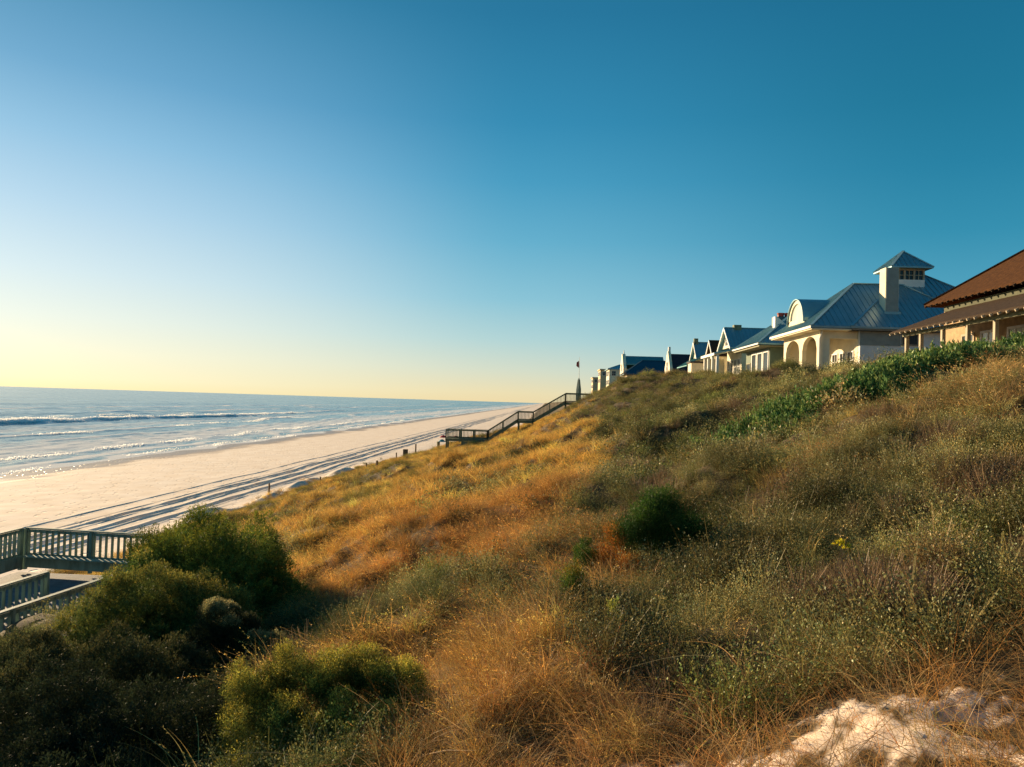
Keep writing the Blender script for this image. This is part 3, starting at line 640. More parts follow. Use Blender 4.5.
# ------------------------------------------------------------------ boardwalks
def railing(parent, p, q, h=1.05, posts=2.4, bal=.16, bw=.05, mt='deckgreen', low=.1, cap=.14):
    """hand rail with balusters between two floor points"""
    p = np.array(p, float); q = np.array(q, float); L = np.linalg.norm((q - p)[:2]); d = (q - p) / L
    z = np.array((0, 0, 1.)); r = thing_part('railing', parent)
    MB().bar(p + z * h, q + z * h, cap, .045).build('top_rail', M[mt], r)
    b = MB(); b.bar(p + z * (h - .1), q + z * (h - .1), .045, .11); b.bar(p + z * low, q + z * low, .045, .1); b.build('rail_boards', M[mt], r)
    n = max(1, round(L / posts))
    for i in range(n + 1):
        c = p + (q - p) * i / n; po = MB(); po.box(c[0] - .055, c[0] + .055, c[1] - .055, c[1] + .055, c[2] - .45, c[2] + h - .025); po.build('post', M[mt], r)
    ba = MB(); s = bal / 2
    while s < L:
        c = p + d * s; ba.bar(c + z * (low - .04), c + z * (h - .06), bw, .03, d); s += bal
    ba.build('balusters', M[mt], r); return r
bw_ = thing('boardwalk', 'dark green beach boardwalk landing with baluster railings at lower left', 'boardwalk', (-14, 24, -6.8))
DZ = -6.72
dk = MB()
for i in range(30):
    y = 22.4 + i * .152; dk.box(-18.9, -11.0, y, y + .142, DZ - .04, DZ)
for i in range(36):
    y = 22.35 - (i + 1) * .152; dk.box(-15.2, -12.75, y, y + .142, DZ - .04, DZ)
dk.build('deck', M['deckgrey'], bw_)
jo = MB()
for x in (-18.7, -16.8, -15, -13, -11.2): jo.box(x - .04, x + .04, 22.4, 26.9, DZ - .3, DZ - .045)
for x in (-15.1, -12.85): jo.box(x - .04, x + .04, 16.9, 22.3, DZ - .3, DZ - .045)
for x in (-18.6, -15, -11.3):
    for y in (22.7, 26.8): jo.box(x - .09, x + .09, y - .09, y + .09, DZ - 3, DZ - .31)
jo.build('joists', M['deckgreen'], bw_)
railing(bw_, (-18.7, 27.0, DZ + .55), (-11.0, 26.3, DZ + .55), h=1.05, posts=2.6, bw=.115, bal=.235)
railing(bw_, (-18.78, 26.85, DZ + .55), (-18.78, 22.4, DZ + .55), h=1.05, posts=2.2, bw=.115, bal=.235)
kb = MB(); kb.bar((-18.6, 26.9, DZ + .42), (-11.0, 26.22, DZ + .42), .05, .44); kb.bar((-18.70, 26.8, DZ + .42), (-18.70, 22.4, DZ + .42), .05, .44)
kb.bar((-18.5, 26.7, DZ + .64), (-11.0, 26.02, DZ + .64), .34, .045); kb.build('bench_board', M['deckgreen'], bw_)
railing(bw_, (-15.35, 16.8, DZ), (-14.95, 22.6, DZ), h=1.12, posts=2.2, bw=.10, bal=.25)
railing(bw_, (-13.45, 16.8, DZ), (-12.85, 22.6, DZ), h=1.12, posts=2.2, bw=.10, bal=.25)

fs = thing('beach_stairs', 'long weathered stairway with landings climbing the golden dune to the flag pole', 'stairs', (-8, 93, -6))
YB = 93; YW = 1.9
def run(x0, z0, x1, z1, steps):
    d = MB()
    if steps:
        n = max(3, int(abs(z1 - z0) / .18))
        for i in range(n):
            a, b = x0 + (x1 - x0) * i / n, x0 + (x1 - x0) * (i + 1) / n; z = z0 + (z1 - z0) * (i + .5) / n; d.box(a, b + .03, YB, YB + YW, z - .04, z)
        for y in (YB + .03, YB + YW - .1): d.bar((x0, y, z0 - .12), (x1, y, z1 - .12), .07, .3)
    else:
        x = x0
        while x < x1: d.box(x, min(x + .142, x1), YB, YB + YW, z0 - .04, z0); x += .15
        for y in (YB + .03, YB + YW - .1): d.box(x0, x1, y, y + .07, z0 - .34, z0 - .05)
    d.build('stair_flight' if steps else 'landing', M['greywood'], fs)
    for y in (YB + .02, YB + YW - .02): railing(fs, (x0, y, z0), (x1, y, z1), h=1.1, posts=1.9, bal=.17, bw=.135, mt='greywood')
PA = onY(446, 431, YB); PB = onY(487.5, 430.5, YB); PC = onY(518, 411.2, YB); PD = onY(533, 411.3, YB); PE = onY(566, 393, YB); PF = onY(590, 393.5, YB)
zA, zB, zC, zD, zE = PA[2] - 1.1, PB[2] - 1.1, PC[2] - 1.1, PC[2] - 1.1, PE[2] - 1.1
run(PA[0], zB, PB[0], zB, False); run(PB[0], zB, PC[0], zC, True); run(PC[0], zC, PD[0], zC, False); run(PD[0], zC, PE[0], zE, True); run(PE[0], zE, PF[0], zE, False)
sp = MB()
for x, z in [(PA[0] + .1, zB), (PA[0] + 2, zB), (PB[0] - .1, zB), (PC[0] + .1, zC), (PD[0], zC), (PE[0], zE)]:
    for y in (YB + .1, YB + YW - .1): sp.box(x - .09, x + .09, y - .09, y + .09, z - 2.6, z - .35)
sp.build('support_post', M['greywood'], fs)
sk = MB(); sk.box(PA[0] + 2.1, PB[0] - .2, YB - .03, YB, zB - .95, zB - .36); sk.build('skirt_board', M['greywood'], fs)
# flight down to the beach
run2 = MB()

# flag pole on a tapering timber base
q = onY(578.6, 391, 94.5); zt = onY(578.6, 357, 94.5)[2]; zb = onY(578.6, 378, 94.5)[2]
fp = thing('flag_pole', 'thin flag pole with a limp flag on a tapering base at the stair top', 'flag pole', (q[0], 94.5, q[2] - .5))
b = MB(); b.tube([(q[0], 94.5, q[2] - 1.2), (q[0], 94.5, q[2] + .2), (q[0], 94.5, zb - .25), (q[0], 94.5, zb)], [.33, .30, .15, .04], 4); b.build('base', M['deckgreen'], fp)
MB().tube([(q[0], 94.5, zb - .1), (q[0], 94.5, zt)], [.035, .02], 6).build('pole', M['white'], fp)
f = MB(); zf = onY(578.6, 360.5, 94.5)[2]
for i in range(4):
    x = q[0] - .05 - i * .07; f.slab([(x, 94.5 + .05 * (i % 2), zf - .05 * i), (x - .09, 94.5 + .05 * ((i + 1) % 2), zf - .12 - .05 * i), (x - .05 - .02 * i, 94.5, zf - .85 + .06 * i), (x + .02, 94.5, zf - .95 + .05 * i)], (0, .012, 0))
f.build('flag', M['red'], fp)

# posts, sign and umbrellas at the dune toe
gpost = 'old posts at the dune toe'
def post(px, pt, pb, y, r, label, mt='post', n=6):
    a = onY(px, pb, y); b = onY(px, pt, y); gz = float(H(a[0], y)); tz = max(b[2], gz + 1.05)
    o = MB().tube([(a[0], y, min(gz, a[2]) - .3), (a[0], y, tz - .06), (a[0], y, tz)], [r, r, r * .7], n).build('wooden_post', M[mt], None, (a[0], y, gz)); return tag(o, label, 'post', gpost)
post(376.5, 466, 477, 94, .14, 'short dark post at the dune toe, stoutest one left of the square sign')
post(415.5, 444, 455, 113, .11, 'thin dark post just right of the small square sign')
post(438, 441.5, 451, 118, .26, 'stout mossy post beside the lower stair landing', 'olive')
post(268.5, 494, 504, 76, .09, 'slim brown post nearest the big round green bush')
post(366, 470, 476, 96, .08, 'thin stub just left of the short dark post at the dune toe')
post(396, 461, 466, 110, .09, 'slim stub immediately left of the small square sign')
post(320, 482, 489, 84, .08, 'weathered stub at the dune toe, second post out from the big round bush')
a = onY(405.5, 462, 110); c = onY(405.5, 453, 110)
sg = thing('sign', 'small square brown notice board on a post at the dune toe', 'sign', (a[0], 110, a[2]))
MB().box(a[0] - .06, a[0] + .06, 110, 110.1, a[2] - 1.2, c[2] + .5).build('post', M['post'], sg)
MB().box(c[0] - .36, c[0] + .36, 109.93, 109.99, c[2] - .62, c[2] + .55).build('panel', M['post'], sg)
def umbrella(px, py, y, label, m1, rad=1.15, two=True):
    c = onY(px, py, y); gz = float(H(c[0], y)); o = thing('beach_umbrella', label, 'umbrella', (c[0], y, gz), 'beach umbrellas below the stair landing')
    MB().tube([(c[0], y, gz - .2), (c[0], y, c[2] + .2)], [.025, .025], 6).build('pole', M['white'], o)
    n = 10; mb = MB()
    for i in range(n):
        t0, t1 = 2 * math.pi * i / n, 2 * math.pi * (i + 1) / n
        for (r0, z0, r1, z1) in [(0.0001, .5, rad * .55, .34), (rad * .55, .34, rad, 0)]:
            mb.slab([(c[0] + r0 * math.cos(t0), y + r0 * math.sin(t0), c[2] + z0 - .25), (c[0] + r1 * math.cos(t0), y + r1 * math.sin(t0), c[2] + z1 - .25), (c[0] + r1 * math.cos(t1), y + r1 * math.sin(t1), c[2] + z1 - .25), (c[0] + r0 * math.cos(t1), y + r0 * math.sin(t1), c[2] + z0 - .25)], (0, 0, .02))
    mb.build('canopy', M[m1], o)
M['bred'] = paint('red_canvas', (.50, .03, .035), .8, .1, 2); M['bteal'] = paint('teal_canvas', (.02, .26, .30), .8, .1, 2)
umbrella(443.5, 436.3, 150, 'red beach umbrella showing left of the stair landing', 'bred', .8)
umbrella(442, 440.5, 146, 'teal beach umbrella just under the red one by the landing', 'bteal', .7)
umbrella(456, 437, 152, 'red beach umbrella seen through the railing of the lower landing', 'bred', 1.1)

# ------------------------------------------------------------------ vegetation
GRASSM = leafmat('dry_grass', transl=.35); LEAFM = leafmat('scrub_leaf', transl=.25, gloss=.015)
def blades(n, h, w, spread, lean, curl, seg_=4, seed=0, tip=.15, heads=0):
    g = np.random.default_rng(seed); az = g.uniform(0, 2 * math.pi, n); hh = h * g.uniform(.45, 1.1, n); ln = lean * g.uniform(.2, 1.3, n); cu = curl * g.uniform(.1, 1.4, n)
    r = spread * np.sqrt(g.uniform(0, 1, n)); a2 = g.uniform(0, 6.28, n); root = np.stack([r * np.cos(a2), r * np.sin(a2), -0.03 + 0 * r], 1)
    # blades point mostly outward
    az = np.where(g.uniform(0, 1, n) < .6, a2 + g.normal(0, .6, n), az)
    t = np.linspace(0, 1, seg_ + 1); d = np.stack([np.cos(az), np.sin(az)], 1)
    out = hh[:, None] * (ln[:, None] * t + cu[:, None] * t ** 2.2)
    up = hh[:, None] * (t - .42 * cu[:, None] * t ** 2.6)
    P = np.zeros((n, seg_ + 1, 3)); P[..., 0] = root[:, None, 0] + d[:, None, 0] * out; P[..., 1] = root[:, None, 1] + d[:, None, 1] * out; P[..., 2] = root[:, None, 2] + up
    wv = g.normal(0, .035, (n, 1)) * h * np.sin(t[None] * g.uniform(3, 9, (n, 1)) + g.uniform(0, 6, (n, 1))) * t[None]; P[..., 0] += -d[:, None, 1] * wv; P[..., 1] += d[:, None, 0] * wv; P[..., 2] += wv * .5
    sd_ = np.stack([-d[:, 1], d[:, 0], 0 * az], 1) + g.normal(0, .4, (n, 3)); sd_ /= np.linalg.norm(sd_, axis=1)[:, None]
    ww = w * g.uniform(.6, 1.3, n)[:, None] * (1 - (1 - tip) * t ** 1.5)
    A = P + sd_[:, None] * ww[..., None] / 2; B = P - sd_[:, None] * ww[..., None] / 2
    V = np.stack([A, B], 2).reshape(-1, 3); base = np.arange(n)[:, None] * (seg_ + 1) * 2 + np.arange(seg_)[None] * 2; base = base.ravel()
    Fq = np.stack([base, base + 1, base + 3, base + 2], 1)
    tv = g.uniform(.6, 1.35, n); tint = np.repeat(tv, (seg_ + 1) * 2)[:, None] * np.array([[1, 1, 1]]) * (1 + .12 * np.repeat(g.normal(0, 1, n), (seg_ + 1) * 2)[:, None] * np.array([[.6, -.3, -.4]]))
    if not heads: return V, Fq, np.clip(tint, .2, 2)
    m_ = int(n * heads); q = P[:m_, -1] - P[:m_, -2]; tt = g.uniform(-.2, 1.0, (m_, 9, 1)); PP = (P[:m_, None, -2] + q[:, None] * tt).reshape(-1, 3); hd = leaves(PP, np.repeat(q, 9, 0) / np.linalg.norm(q, axis=1).repeat(9)[:, None] + g.normal(0, .5, (m_ * 9, 3)), .022, .007, g)
    return join((V, Fq, np.clip(tint, .2, 2)), (hd[0], hd[1], np.clip(hd[2] * 1.25, .2, 2)))
def leaves(P, D, L, Wd, g, tintbase=None):
    """diamond leaves at P along D"""
    n = len(P); D = D / (np.linalg.norm(D, axis=1)[:, None] + 1e-9); S = np.cross(D, g.normal(0, 1, (n, 3))); S /= np.linalg.norm(S, axis=1)[:, None] + 1e-9
    L = np.asarray(L).reshape(-1, 1) * g.uniform(.6, 1.25, (n, 1)); Wd = np.asarray(Wd).reshape(-1, 1) * g.uniform(.7, 1.2, (n, 1))
    V = np.stack([P, P + D * L * .5 + S * Wd / 2, P + D * L, P + D * L * .5 - S * Wd / 2], 1).reshape(-1, 3)
    Fq = np.arange(4 * n).reshape(n, 4); tv = np.repeat(g.uniform(.55, 1.4, n), 4)[:, None] * np.ones((1, 3))
    hue = np.repeat(g.normal(0, 1, n), 4)[:, None] * np.array([[.12, 0, -.1]]); return V, Fq, np.clip(tv * (1 + hue), .1, 2)
def join(*parts):
    Vs, Fs, Ts, k = [], [], [], 0
    for V, Fq, T in parts: Vs.append(V); Fs.append(Fq + k); Ts.append(T); k += len(V)
    return np.vstack(Vs), np.vstack(Fs), np.vstack(Ts)
def dirs(n, g, up=.3):
    d = g.normal(0, 1, (n, 3)); d[:, 2] = np.abs(d[:, 2]) * .9 + up; return d / np.linalg.norm(d, axis=1)[:, None]
def scrub_clump(seed, rad=.42, hh=.46, nl=520, L=.021, Wd=.012, nt=26):
    """low woody shrub: short shoots set with small leaves"""
    g = np.random.default_rng(seed); d = dirs(nt, g, .15); tipp = d * np.array([rad, rad, hh]) * g.uniform(.6, 1.1, (nt, 1))
    per = nl // nt; t = g.uniform(.35, 1.05, (nt, per, 1)); P = (tipp[:, None] * t).reshape(-1, 3) + g.normal(0, .035, (nt * per, 3))
    D = np.repeat(d, per, 0) * .5 + g.normal(0, .7, (nt * per, 3)) + np.array([0, 0, .35])
    lv = leaves(P, D, L, Wd, g)
    s = np.cross(d, [0, 0, 1.]); s /= np.linalg.norm(s, axis=1)[:, None] + 1e-9; a = tipp * 0 + np.array([0, 0, -.05]); w_ = .004 if nl < 200 else .003
    V = np.stack([a - s * w_ * 1.4, a + s * w_ * 1.4, tipp + s * w_ * .5, tipp - s * w_ * .5], 1).reshape(-1, 3); st = (V, np.arange(4 * nt).reshape(nt, 4), np.ones((4 * nt, 1)) * np.array([[1.05, .9, .8]]))
    return join(lv, st)
def leafy_clump(seed, nst=9, h=.5, L=.11, Wd=.04):
    g = np.random.default_rng(seed); parts = []
    for i in range(nst):
        a = g.uniform(0, 6.28); r = .2 * math.sqrt(g.uniform()); top = np.array([r * math.cos(a) * 1.8, r * math.sin(a) * 1.8, h * g.uniform(.7, 1.15)]); base = np.array([r * math.cos(a), r * math.sin(a), 0])
        k = 16; t = g.uniform(.25, 1, (k, 1)); P = base + (top - base) * t; D = g.normal(0, .55, (k, 3)) + np.array([0, 0, .9]); parts.append(leaves(P, D, L, Wd, g))
    return join(*parts)
protos = {}
def proto(name, data, mat_):
    me = npmesh(name, data[0], data[1], {'tint': data[2]}, [mat_]); o = bpy.data.objects.new(name, me); return o
def collection(name, objs):
    c = bpy.data.collections.new(name)
    for i, o in enumerate(objs): o.name = '%s_%02d' % (name, i); c.objects.link(o)
    return c
def scatter(name, coll, P, rot, scl, col, idx, label=None):
    me = npmesh(name, P, np.zeros((0, 4), np.int32), {'scl': scl})
    at = me.attributes.new('rot', 'FLOAT_VECTOR', 'POINT'); at.data.foreach_set('vector', rot.astype(np.float32).ravel())
    at = me.attributes.new('col', 'FLOAT_COLOR', 'POINT'); at.data.foreach_set('color', np.hstack([col, np.ones((len(col), 1))]).astype(np.float32).ravel())
    at = me.attributes.new('idx', 'INT', 'POINT'); at.data.foreach_set('value', idx.astype(np.int32))
    o = bpy.data.objects.new(name, me); COL.objects.link(o); o['kind'] = 'stuff'
    ng = bpy.data.node_groups.new(name, 'GeometryNodeTree'); ng.interface.new_socket('Geometry', in_out='INPUT', socket_type='NodeSocketGeometry'); ng.interface.new_socket('Geometry', in_out='OUTPUT', socket_type='NodeSocketGeometry')
    gi = ng.nodes.new('NodeGroupInput'); go = ng.nodes.new('NodeGroupOutput'); ip = ng.nodes.new('GeometryNodeInstanceOnPoints'); ci = ng.nodes.new('GeometryNodeCollectionInfo')
    ci.inputs['Collection'].default_value = coll; ci.inputs['Separate Children'].default_value = True; ci.inputs['Reset Children'].default_value = True
    ip.inputs['Pick Instance'].default_value = True
    def na(n, t_):
        a = ng.nodes.new('GeometryNodeInputNamedAttribute'); a.data_type = t_; a.inputs['Name'].default_value = n; return a.outputs[0]
    L_ = ng.links.new; L_(gi.outputs[0], ip.inputs['Points']); L_(ci.outputs[0], ip.inputs['Instance']); L_(na('idx', 'INT'), ip.inputs['Instance Index'])
    L_(na('rot', 'FLOAT_VECTOR'), ip.inputs['Rotation']); L_(na('scl', 'FLOAT'), ip.inputs['Scale']); L_(ip.outputs[0], go.inputs[0])
    md = o.modifiers.new('scatter', 'NODES'); md.node_group = ng
    if label: o['label'] = label; 
    return o
# prototypes, near / far
GN_ = [proto('t', blades(84, .40, .0042, .15, .6, .95, 6, 100 + i, heads=.12), GRASSM) for i in range(5)] + [proto('t', blades(30, .62, .0038, .10, .3, 1.1, 7, 120 + i, heads=.5), GRASSM) for i in range(2)]
GF_ = [proto('t', blades(50, .46, .011, .22, .55, .7, 3, 140 + i, heads=.2), GRASSM) for i in range(4)]
SN_ = [proto('t', scrub_clump(200 + i), LEAFM) for i in range(5)] + [proto('t', scrub_clump(210 + i, .42, .42, 150, .022, .010, 70), LEAFM) for i in range(3)]
SF_ = [proto('t', scrub_clump(220 + i, .5, .5, 190, .05, .028, 16), LEAFM) for i in range(4)] + [proto('t', scrub_clump(230 + i, .5, .45, 90, .045, .02, 60), LEAFM) for i in range(2)]
LF_ = [proto('t', leafy_clump(240 + i), LEAFM) for i in range(4)]
LT_ = [proto('t', blades(30, .34, .0042, .22, 1.3, .9, 4, 160 + i), GRASSM) for i in range(3)]
cGN, cGF, cSN, cSF, cLF, cLT = [collection(n, o) for n, o in [('tuft_near', GN_), ('tuft_far', GF_), ('scrub_near', SN_), ('scrub_far', SF_), ('leafy', LF_), ('litter', LT_)]]

def pts_in(y0, y1, dens, xlo=-29, xhi=19.8, g=rng):
    """random ground points inside the view wedge (a little wider than the frame)"""
    area_w = lambda y: (min(xhi, .78 * y + 3), max(xlo, -.86 * y - 3))
    n = int((y1 - y0) * (min(xhi, .78 * y1 + 3) - max(xlo, -.86 * y1 - 3)) * dens)
    y = g.uniform(y0, y1, n); x = g.uniform(max(xlo, -.86 * y1 - 3), min(xhi, .78 * y1 + 3), n)
    k = (x < .78 * y + 3) & (x > -.86 * y - 3); return x[k], y[k]
def segd(x, y, pts):
    d = np.full_like(x, 1e9)
    for (a, b) in zip(pts[:-1], pts[1:]):
        a = np.array(a, float); b = np.array(b, float); v = b - a; t = np.clip(((x - a[0]) * v[0] + (y - a[1]) * v[1]) / v.dot(v), 0, 1); d = np.minimum(d, np.hypot(x - a[0] - t * v[0], y - a[1] - t * v[1]))
    return d
BELT = [(6.9, 23.6), (9.2, 24.2), (12.3, 25.8), (16, 28.3), (19, 30)]
def zone(x, y):
    """scrub amount 0..1, leafy belt mask, bare mask, right straw patch"""
    xb = .6 + .028 * y + .6 * n6(x, y) + .5 * n12(y, x)
    scrub = sstep(-1.0, 1.2, x - xb)
    straw = np.exp(-((x - 9.3) / 2.4) ** 2 - ((y - 15.5) / 3.2) ** 2)
    belt = (segd(x, y, BELT) + .4 * n3(x, y) < 2.1) | ((x > 17.6 + .4 * n3(x, y)) & (y > 29) & (y < 46))
    sp_ = np.exp(-((x - 2.9) / .85) ** 2 - ((y - 4.5) / .55) ** 2) * .98 + .78 * np.exp(-((x - 1.2) / .9) ** 2 - ((y - 4.9) / .6) ** 2)
    bare_ = sstep(.40, .7, sp_ * (1 + .35 * n1(x, y) + .5 * n05(x, y) + .4 * n05(x * 2.7, y * 2.7)))
    bare_ = np.maximum(bare_, (RIDGE(x, y) > .42) * (.93 + .07 * (n3(x, y) > .6) * -8))
    return scrub, belt, bare_, straw
GOLD = np.array([.74, .46, .105]); ORANGE = np.array([.62, .31, .08]); STRAW = np.array([.62, .44, .20]); OLIVEG = np.array([.23, .20, .05]); GREENSHADE = np.array([.10, .13, .035])
SCR1 = np.array([.215, .205, .07]); SCR2 = np.array([.34, .30, .13]); SCR3 = np.array([.10, .13, .04])
SHADE_TINTED = lambda x, y: ((x < -.33 * y - .4) & (y < 15.5)) | ((x < -.17 * y - .15) & (y < 7.6)) | (((x + 3.3) / 2.3) ** 2 + ((y - 12.3) / 2.2) ** 2 < 1)  # zones where bush shade is painted into the grass and litter colour
DECKX = lambda x, y: ((x > -19) & (x < -10.9) & (y > 22.2) & (y < 27.1)) | ((x > -15.5) & (x < -12.6) & (y > 16.6) & (y < 22.6))
STAIRX = lambda x, y: (x > -12.6) & (x < 5) & (y > 92.6) & (y < 95.3)
def mixc(a, b, t): return a * (1 - t[:, None]) + b * t[:, None]
def grass_points(x, y, g):
    s, belt, bare_, straw = zone(x, y); u_ = g.uniform(0, 1, len(x))
    p_ = np.where(s < .5, 1.0, .045 + .6 * straw) * (.35 + .65 * sstep(-.7, .5, n1(x, y) + .6 * n3(x, y))); p_ = np.where((n3(y, x + 40) > 1.5) & (s > .5), .5, p_); p_ = np.where(SHADE_TINTED(x, y), .8, p_); p_ = np.where(n6(y * .7, x * .7) > 1.35, p_ * .35, p_)
    keep = (u_ < p_) & (~belt | (g.uniform(0, 1, len(x)) < .12)) & (g.uniform(0, 1, len(x)) > bare_ * .62) & ~DECKX(x, y) & ~STAIRX(x, y) & (x > -27.2 + .8 * n3(x, y)) & ~((x < -.55 * y) & (y < 22.5) & (y > 16))
    x, y, s, straw = x[keep], y[keep], s[keep], straw[keep]; n = len(x)
    a = np.clip(.5 + .4 * n12(x, y) + g.normal(0, .18, n), 0, 1); c = mixc(GOLD, ORANGE, a * (1 - sstep(10, 40, y)) + a * .35 * sstep(10, 40, y))
    gr = np.clip(sstep(.3, 1.5, n6(x + 9, y)) * .95 * (1 - sstep(-9, -2, x)) + .12 * (1 - sstep(-12, -5, x)) + g.normal(.06, .12, n), 0, 1); c = mixc(c, np.array([.40, .20, .07]), (1 - sstep(6, 11, y)) * g.uniform(0, 1, n)); c = mixc(c, OLIVEG, gr)
    c = mixc(c, STRAW, np.clip(s * (.6 + .3 * straw) + g.normal(0, .15, n), 0, 1) * .8); c = mixc(c, OLIVEG, np.clip(s * g.uniform(.1, 1.3, n) - straw, 0, 1) * .75)
    c = np.where((g.uniform(0, 1, n) < .10 * (y < 20))[:, None], np.array([.36, .15, .06]), c); c = np.where(SHADE_TINTED(x, y)[:, None], GREENSHADE * .6, c) * (g.uniform(.45, 1.4, n) * np.clip(1 + .22 * n1(x, y) + .15 * n3(y, x), .5, 1.6))[:, None]
    return x, y, s, straw, np.clip(c, .01, .9)
def place(name, coll, x, y, sc, c, nv, g, tilt=.12, sink=0., label=None, lean=(0, 0), dead=0):
    sc = np.where((x < -.42 * y) & (y < 23), sc * .6, sc) if name == 'low_scrub' else sc
    z = H(x, y) - sink; rot = np.stack([g.normal(lean[0], tilt, len(x)), g.normal(lean[1], tilt, len(x)), g.uniform(0, 6.28, len(x))], 1)
    idx = g.integers(0, nv, len(x))
    if dead:
        dm = n3(x * 1.3 + 5, y * 1.3) + g.normal(0, .4, len(x)) > 1.0; idx = np.where(dm, nv + g.integers(0, dead, len(x)), idx); c = np.where(dm[:, None], np.array([.25, .195, .125]) * g.uniform(.6, 1.3, len(x))[:, None], c); sc = np.where(dm, sc * .8, sc)
    return scatter(name, coll, np.stack([x, y, z], 1), rot, sc, c, idx, label)
g = np.random.default_rng(11)
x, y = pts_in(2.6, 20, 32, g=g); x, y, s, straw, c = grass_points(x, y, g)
sc = g.uniform(.65, 1.15, len(x)) * (1 + .35 * straw) * (1 - .25 * (y < 6.5)) * np.where(SHADE_TINTED(x, y) | (x < -.55 * y), .55, 1)
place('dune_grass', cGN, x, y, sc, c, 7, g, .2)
x, y = pts_in(20, 55, 11, g=g); x, y, s, straw, c = grass_points(x, y, g); place('dune_grass', cGF, x, y, g.uniform(.7, 1.25, len(x)), c, 4, g, .2)
x, y = pts_in(55, 135, 8, g=g); x, y, s, straw, c = grass_points(x, y, g); place('dune_grass', cGF, x, y, g.uniform(.7, 1.2, len(x)), c, 4, g, .2)
# litter of flattened dry grass in the foreground
x, y = pts_in(2.6, 16, 40, g=g); s, belt, bare_, straw = zone(x, y); k = (g.uniform(0, 1, len(x)) > bare_ * .5) & ((g.uniform(0, 1, len(x)) < .28) | ((s < .5) & (y < 11)) | (y < 5.9)); x, y, s = x[k], y[k], s[k]
c = mixc(ORANGE, STRAW, g.uniform(0, 1, len(x))) * g.uniform(.5, 1.1, len(x))[:, None]; c = np.where(((s > .5) & (y > 5.9))[:, None], c * .4 * np.array([.8, 1, .8]), c); c = np.where(SHADE_TINTED(x, y)[:, None], GREENSHADE * .7, c); place('dry_grass_litter', cLT, x, y, g.uniform(.6, 1.1, len(x)), c, 3, g, .3)
# scrub
def scrub_points(x, y, g):
    s, belt, bare_, straw = zone(x, y); n = len(x); hollow = n6(y * .7, x * .7) > 1.2
    p_ = np.where(s > .5, 1.0 - .7 * straw, .04 + .4 * hollow); p_ = p_ * (.7 + .3 * sstep(-1.0, .1, n1(x * .7, y * .7) + .8 * n3(x * 1.4, y * 1.4))); p_ = np.where(((x < -.42 * y) & (y < 21)) | SHADE_TINTED(x, y), .7, p_); keep = (g.uniform(0, 1, n) < p_) & ~belt & (bare_ < .3) & (y > 5.6) & ~DECKX(x, y) & ~STAIRX(x, y)
    x, y = x[keep], y[keep]; n = len(x); a = np.clip(.5 + .35 * n6(x * .8 + 3, y * .8) + g.normal(0, .2, n), 0, 1); c = mixc(SCR1, SCR2, a); c = mixc(c, SCR3, g.uniform(0, 1, n) ** 2)
    c = mixc(c, np.array([.20, .19, .055]), sstep(30, 60, y) * g.uniform(0, 1, n)); c = mixc(c, np.array([.27, .18, .09]), np.clip(.6 * n3(y * 1.2, x * 1.2) - .7, 0, .7)); c = mixc(c, np.array([.20, .24, .06]), np.clip(.7 * n3(y + 20, x) - .7, 0, 1)); return x, y, c * (g.uniform(.6, 1.35, n) * np.clip(1 + .28 * n1(x * .6, y * .6) + .2 * n6(x, y), .4, 1.7))[:, None]
x, y = pts_in(3.2, 17, 28, g=g); x, y, c = scrub_points(x, y, g); place('low_scrub', cSN, x, y, g.uniform(.6, 1.2, len(x)) * (1 + .22 * n1(x * .8, y * .8)), c, 5, g, .15, dead=3)
x, y = pts_in(17, 55, 15, g=g); x, y, c = scrub_points(x, y, g); place('low_scrub', cSF, x, y, g.uniform(.5, 1.15, len(x)) * (1 + .25 * n3(x * 1.4, y * 1.4)), c, 4, g, .15, dead=2)
x, y = pts_in(55, 135, 6.5, g=g); x, y, c = scrub_points(x, y, g); place('low_scrub', cSF, x, y, g.uniform(.55, 1.1, len(x)) * (1 + .2 * n3(x, y)), c, 4, g, .15, dead=2)
x, y = pts_in(18, 50, 18, g=g); s, belt, bare_, straw = zone(x, y); x, y = x[belt], y[belt]
c = mixc(np.array([.06, .14, .035]), np.array([.26, .34, .10]), g.uniform(0, 1, len(x))); place('leafy_groundcover', cLF, x, y, g.uniform(.7, 1.35, len(x)) * (1 - .35 * (y > 28.5)), c, 4, g, .12)

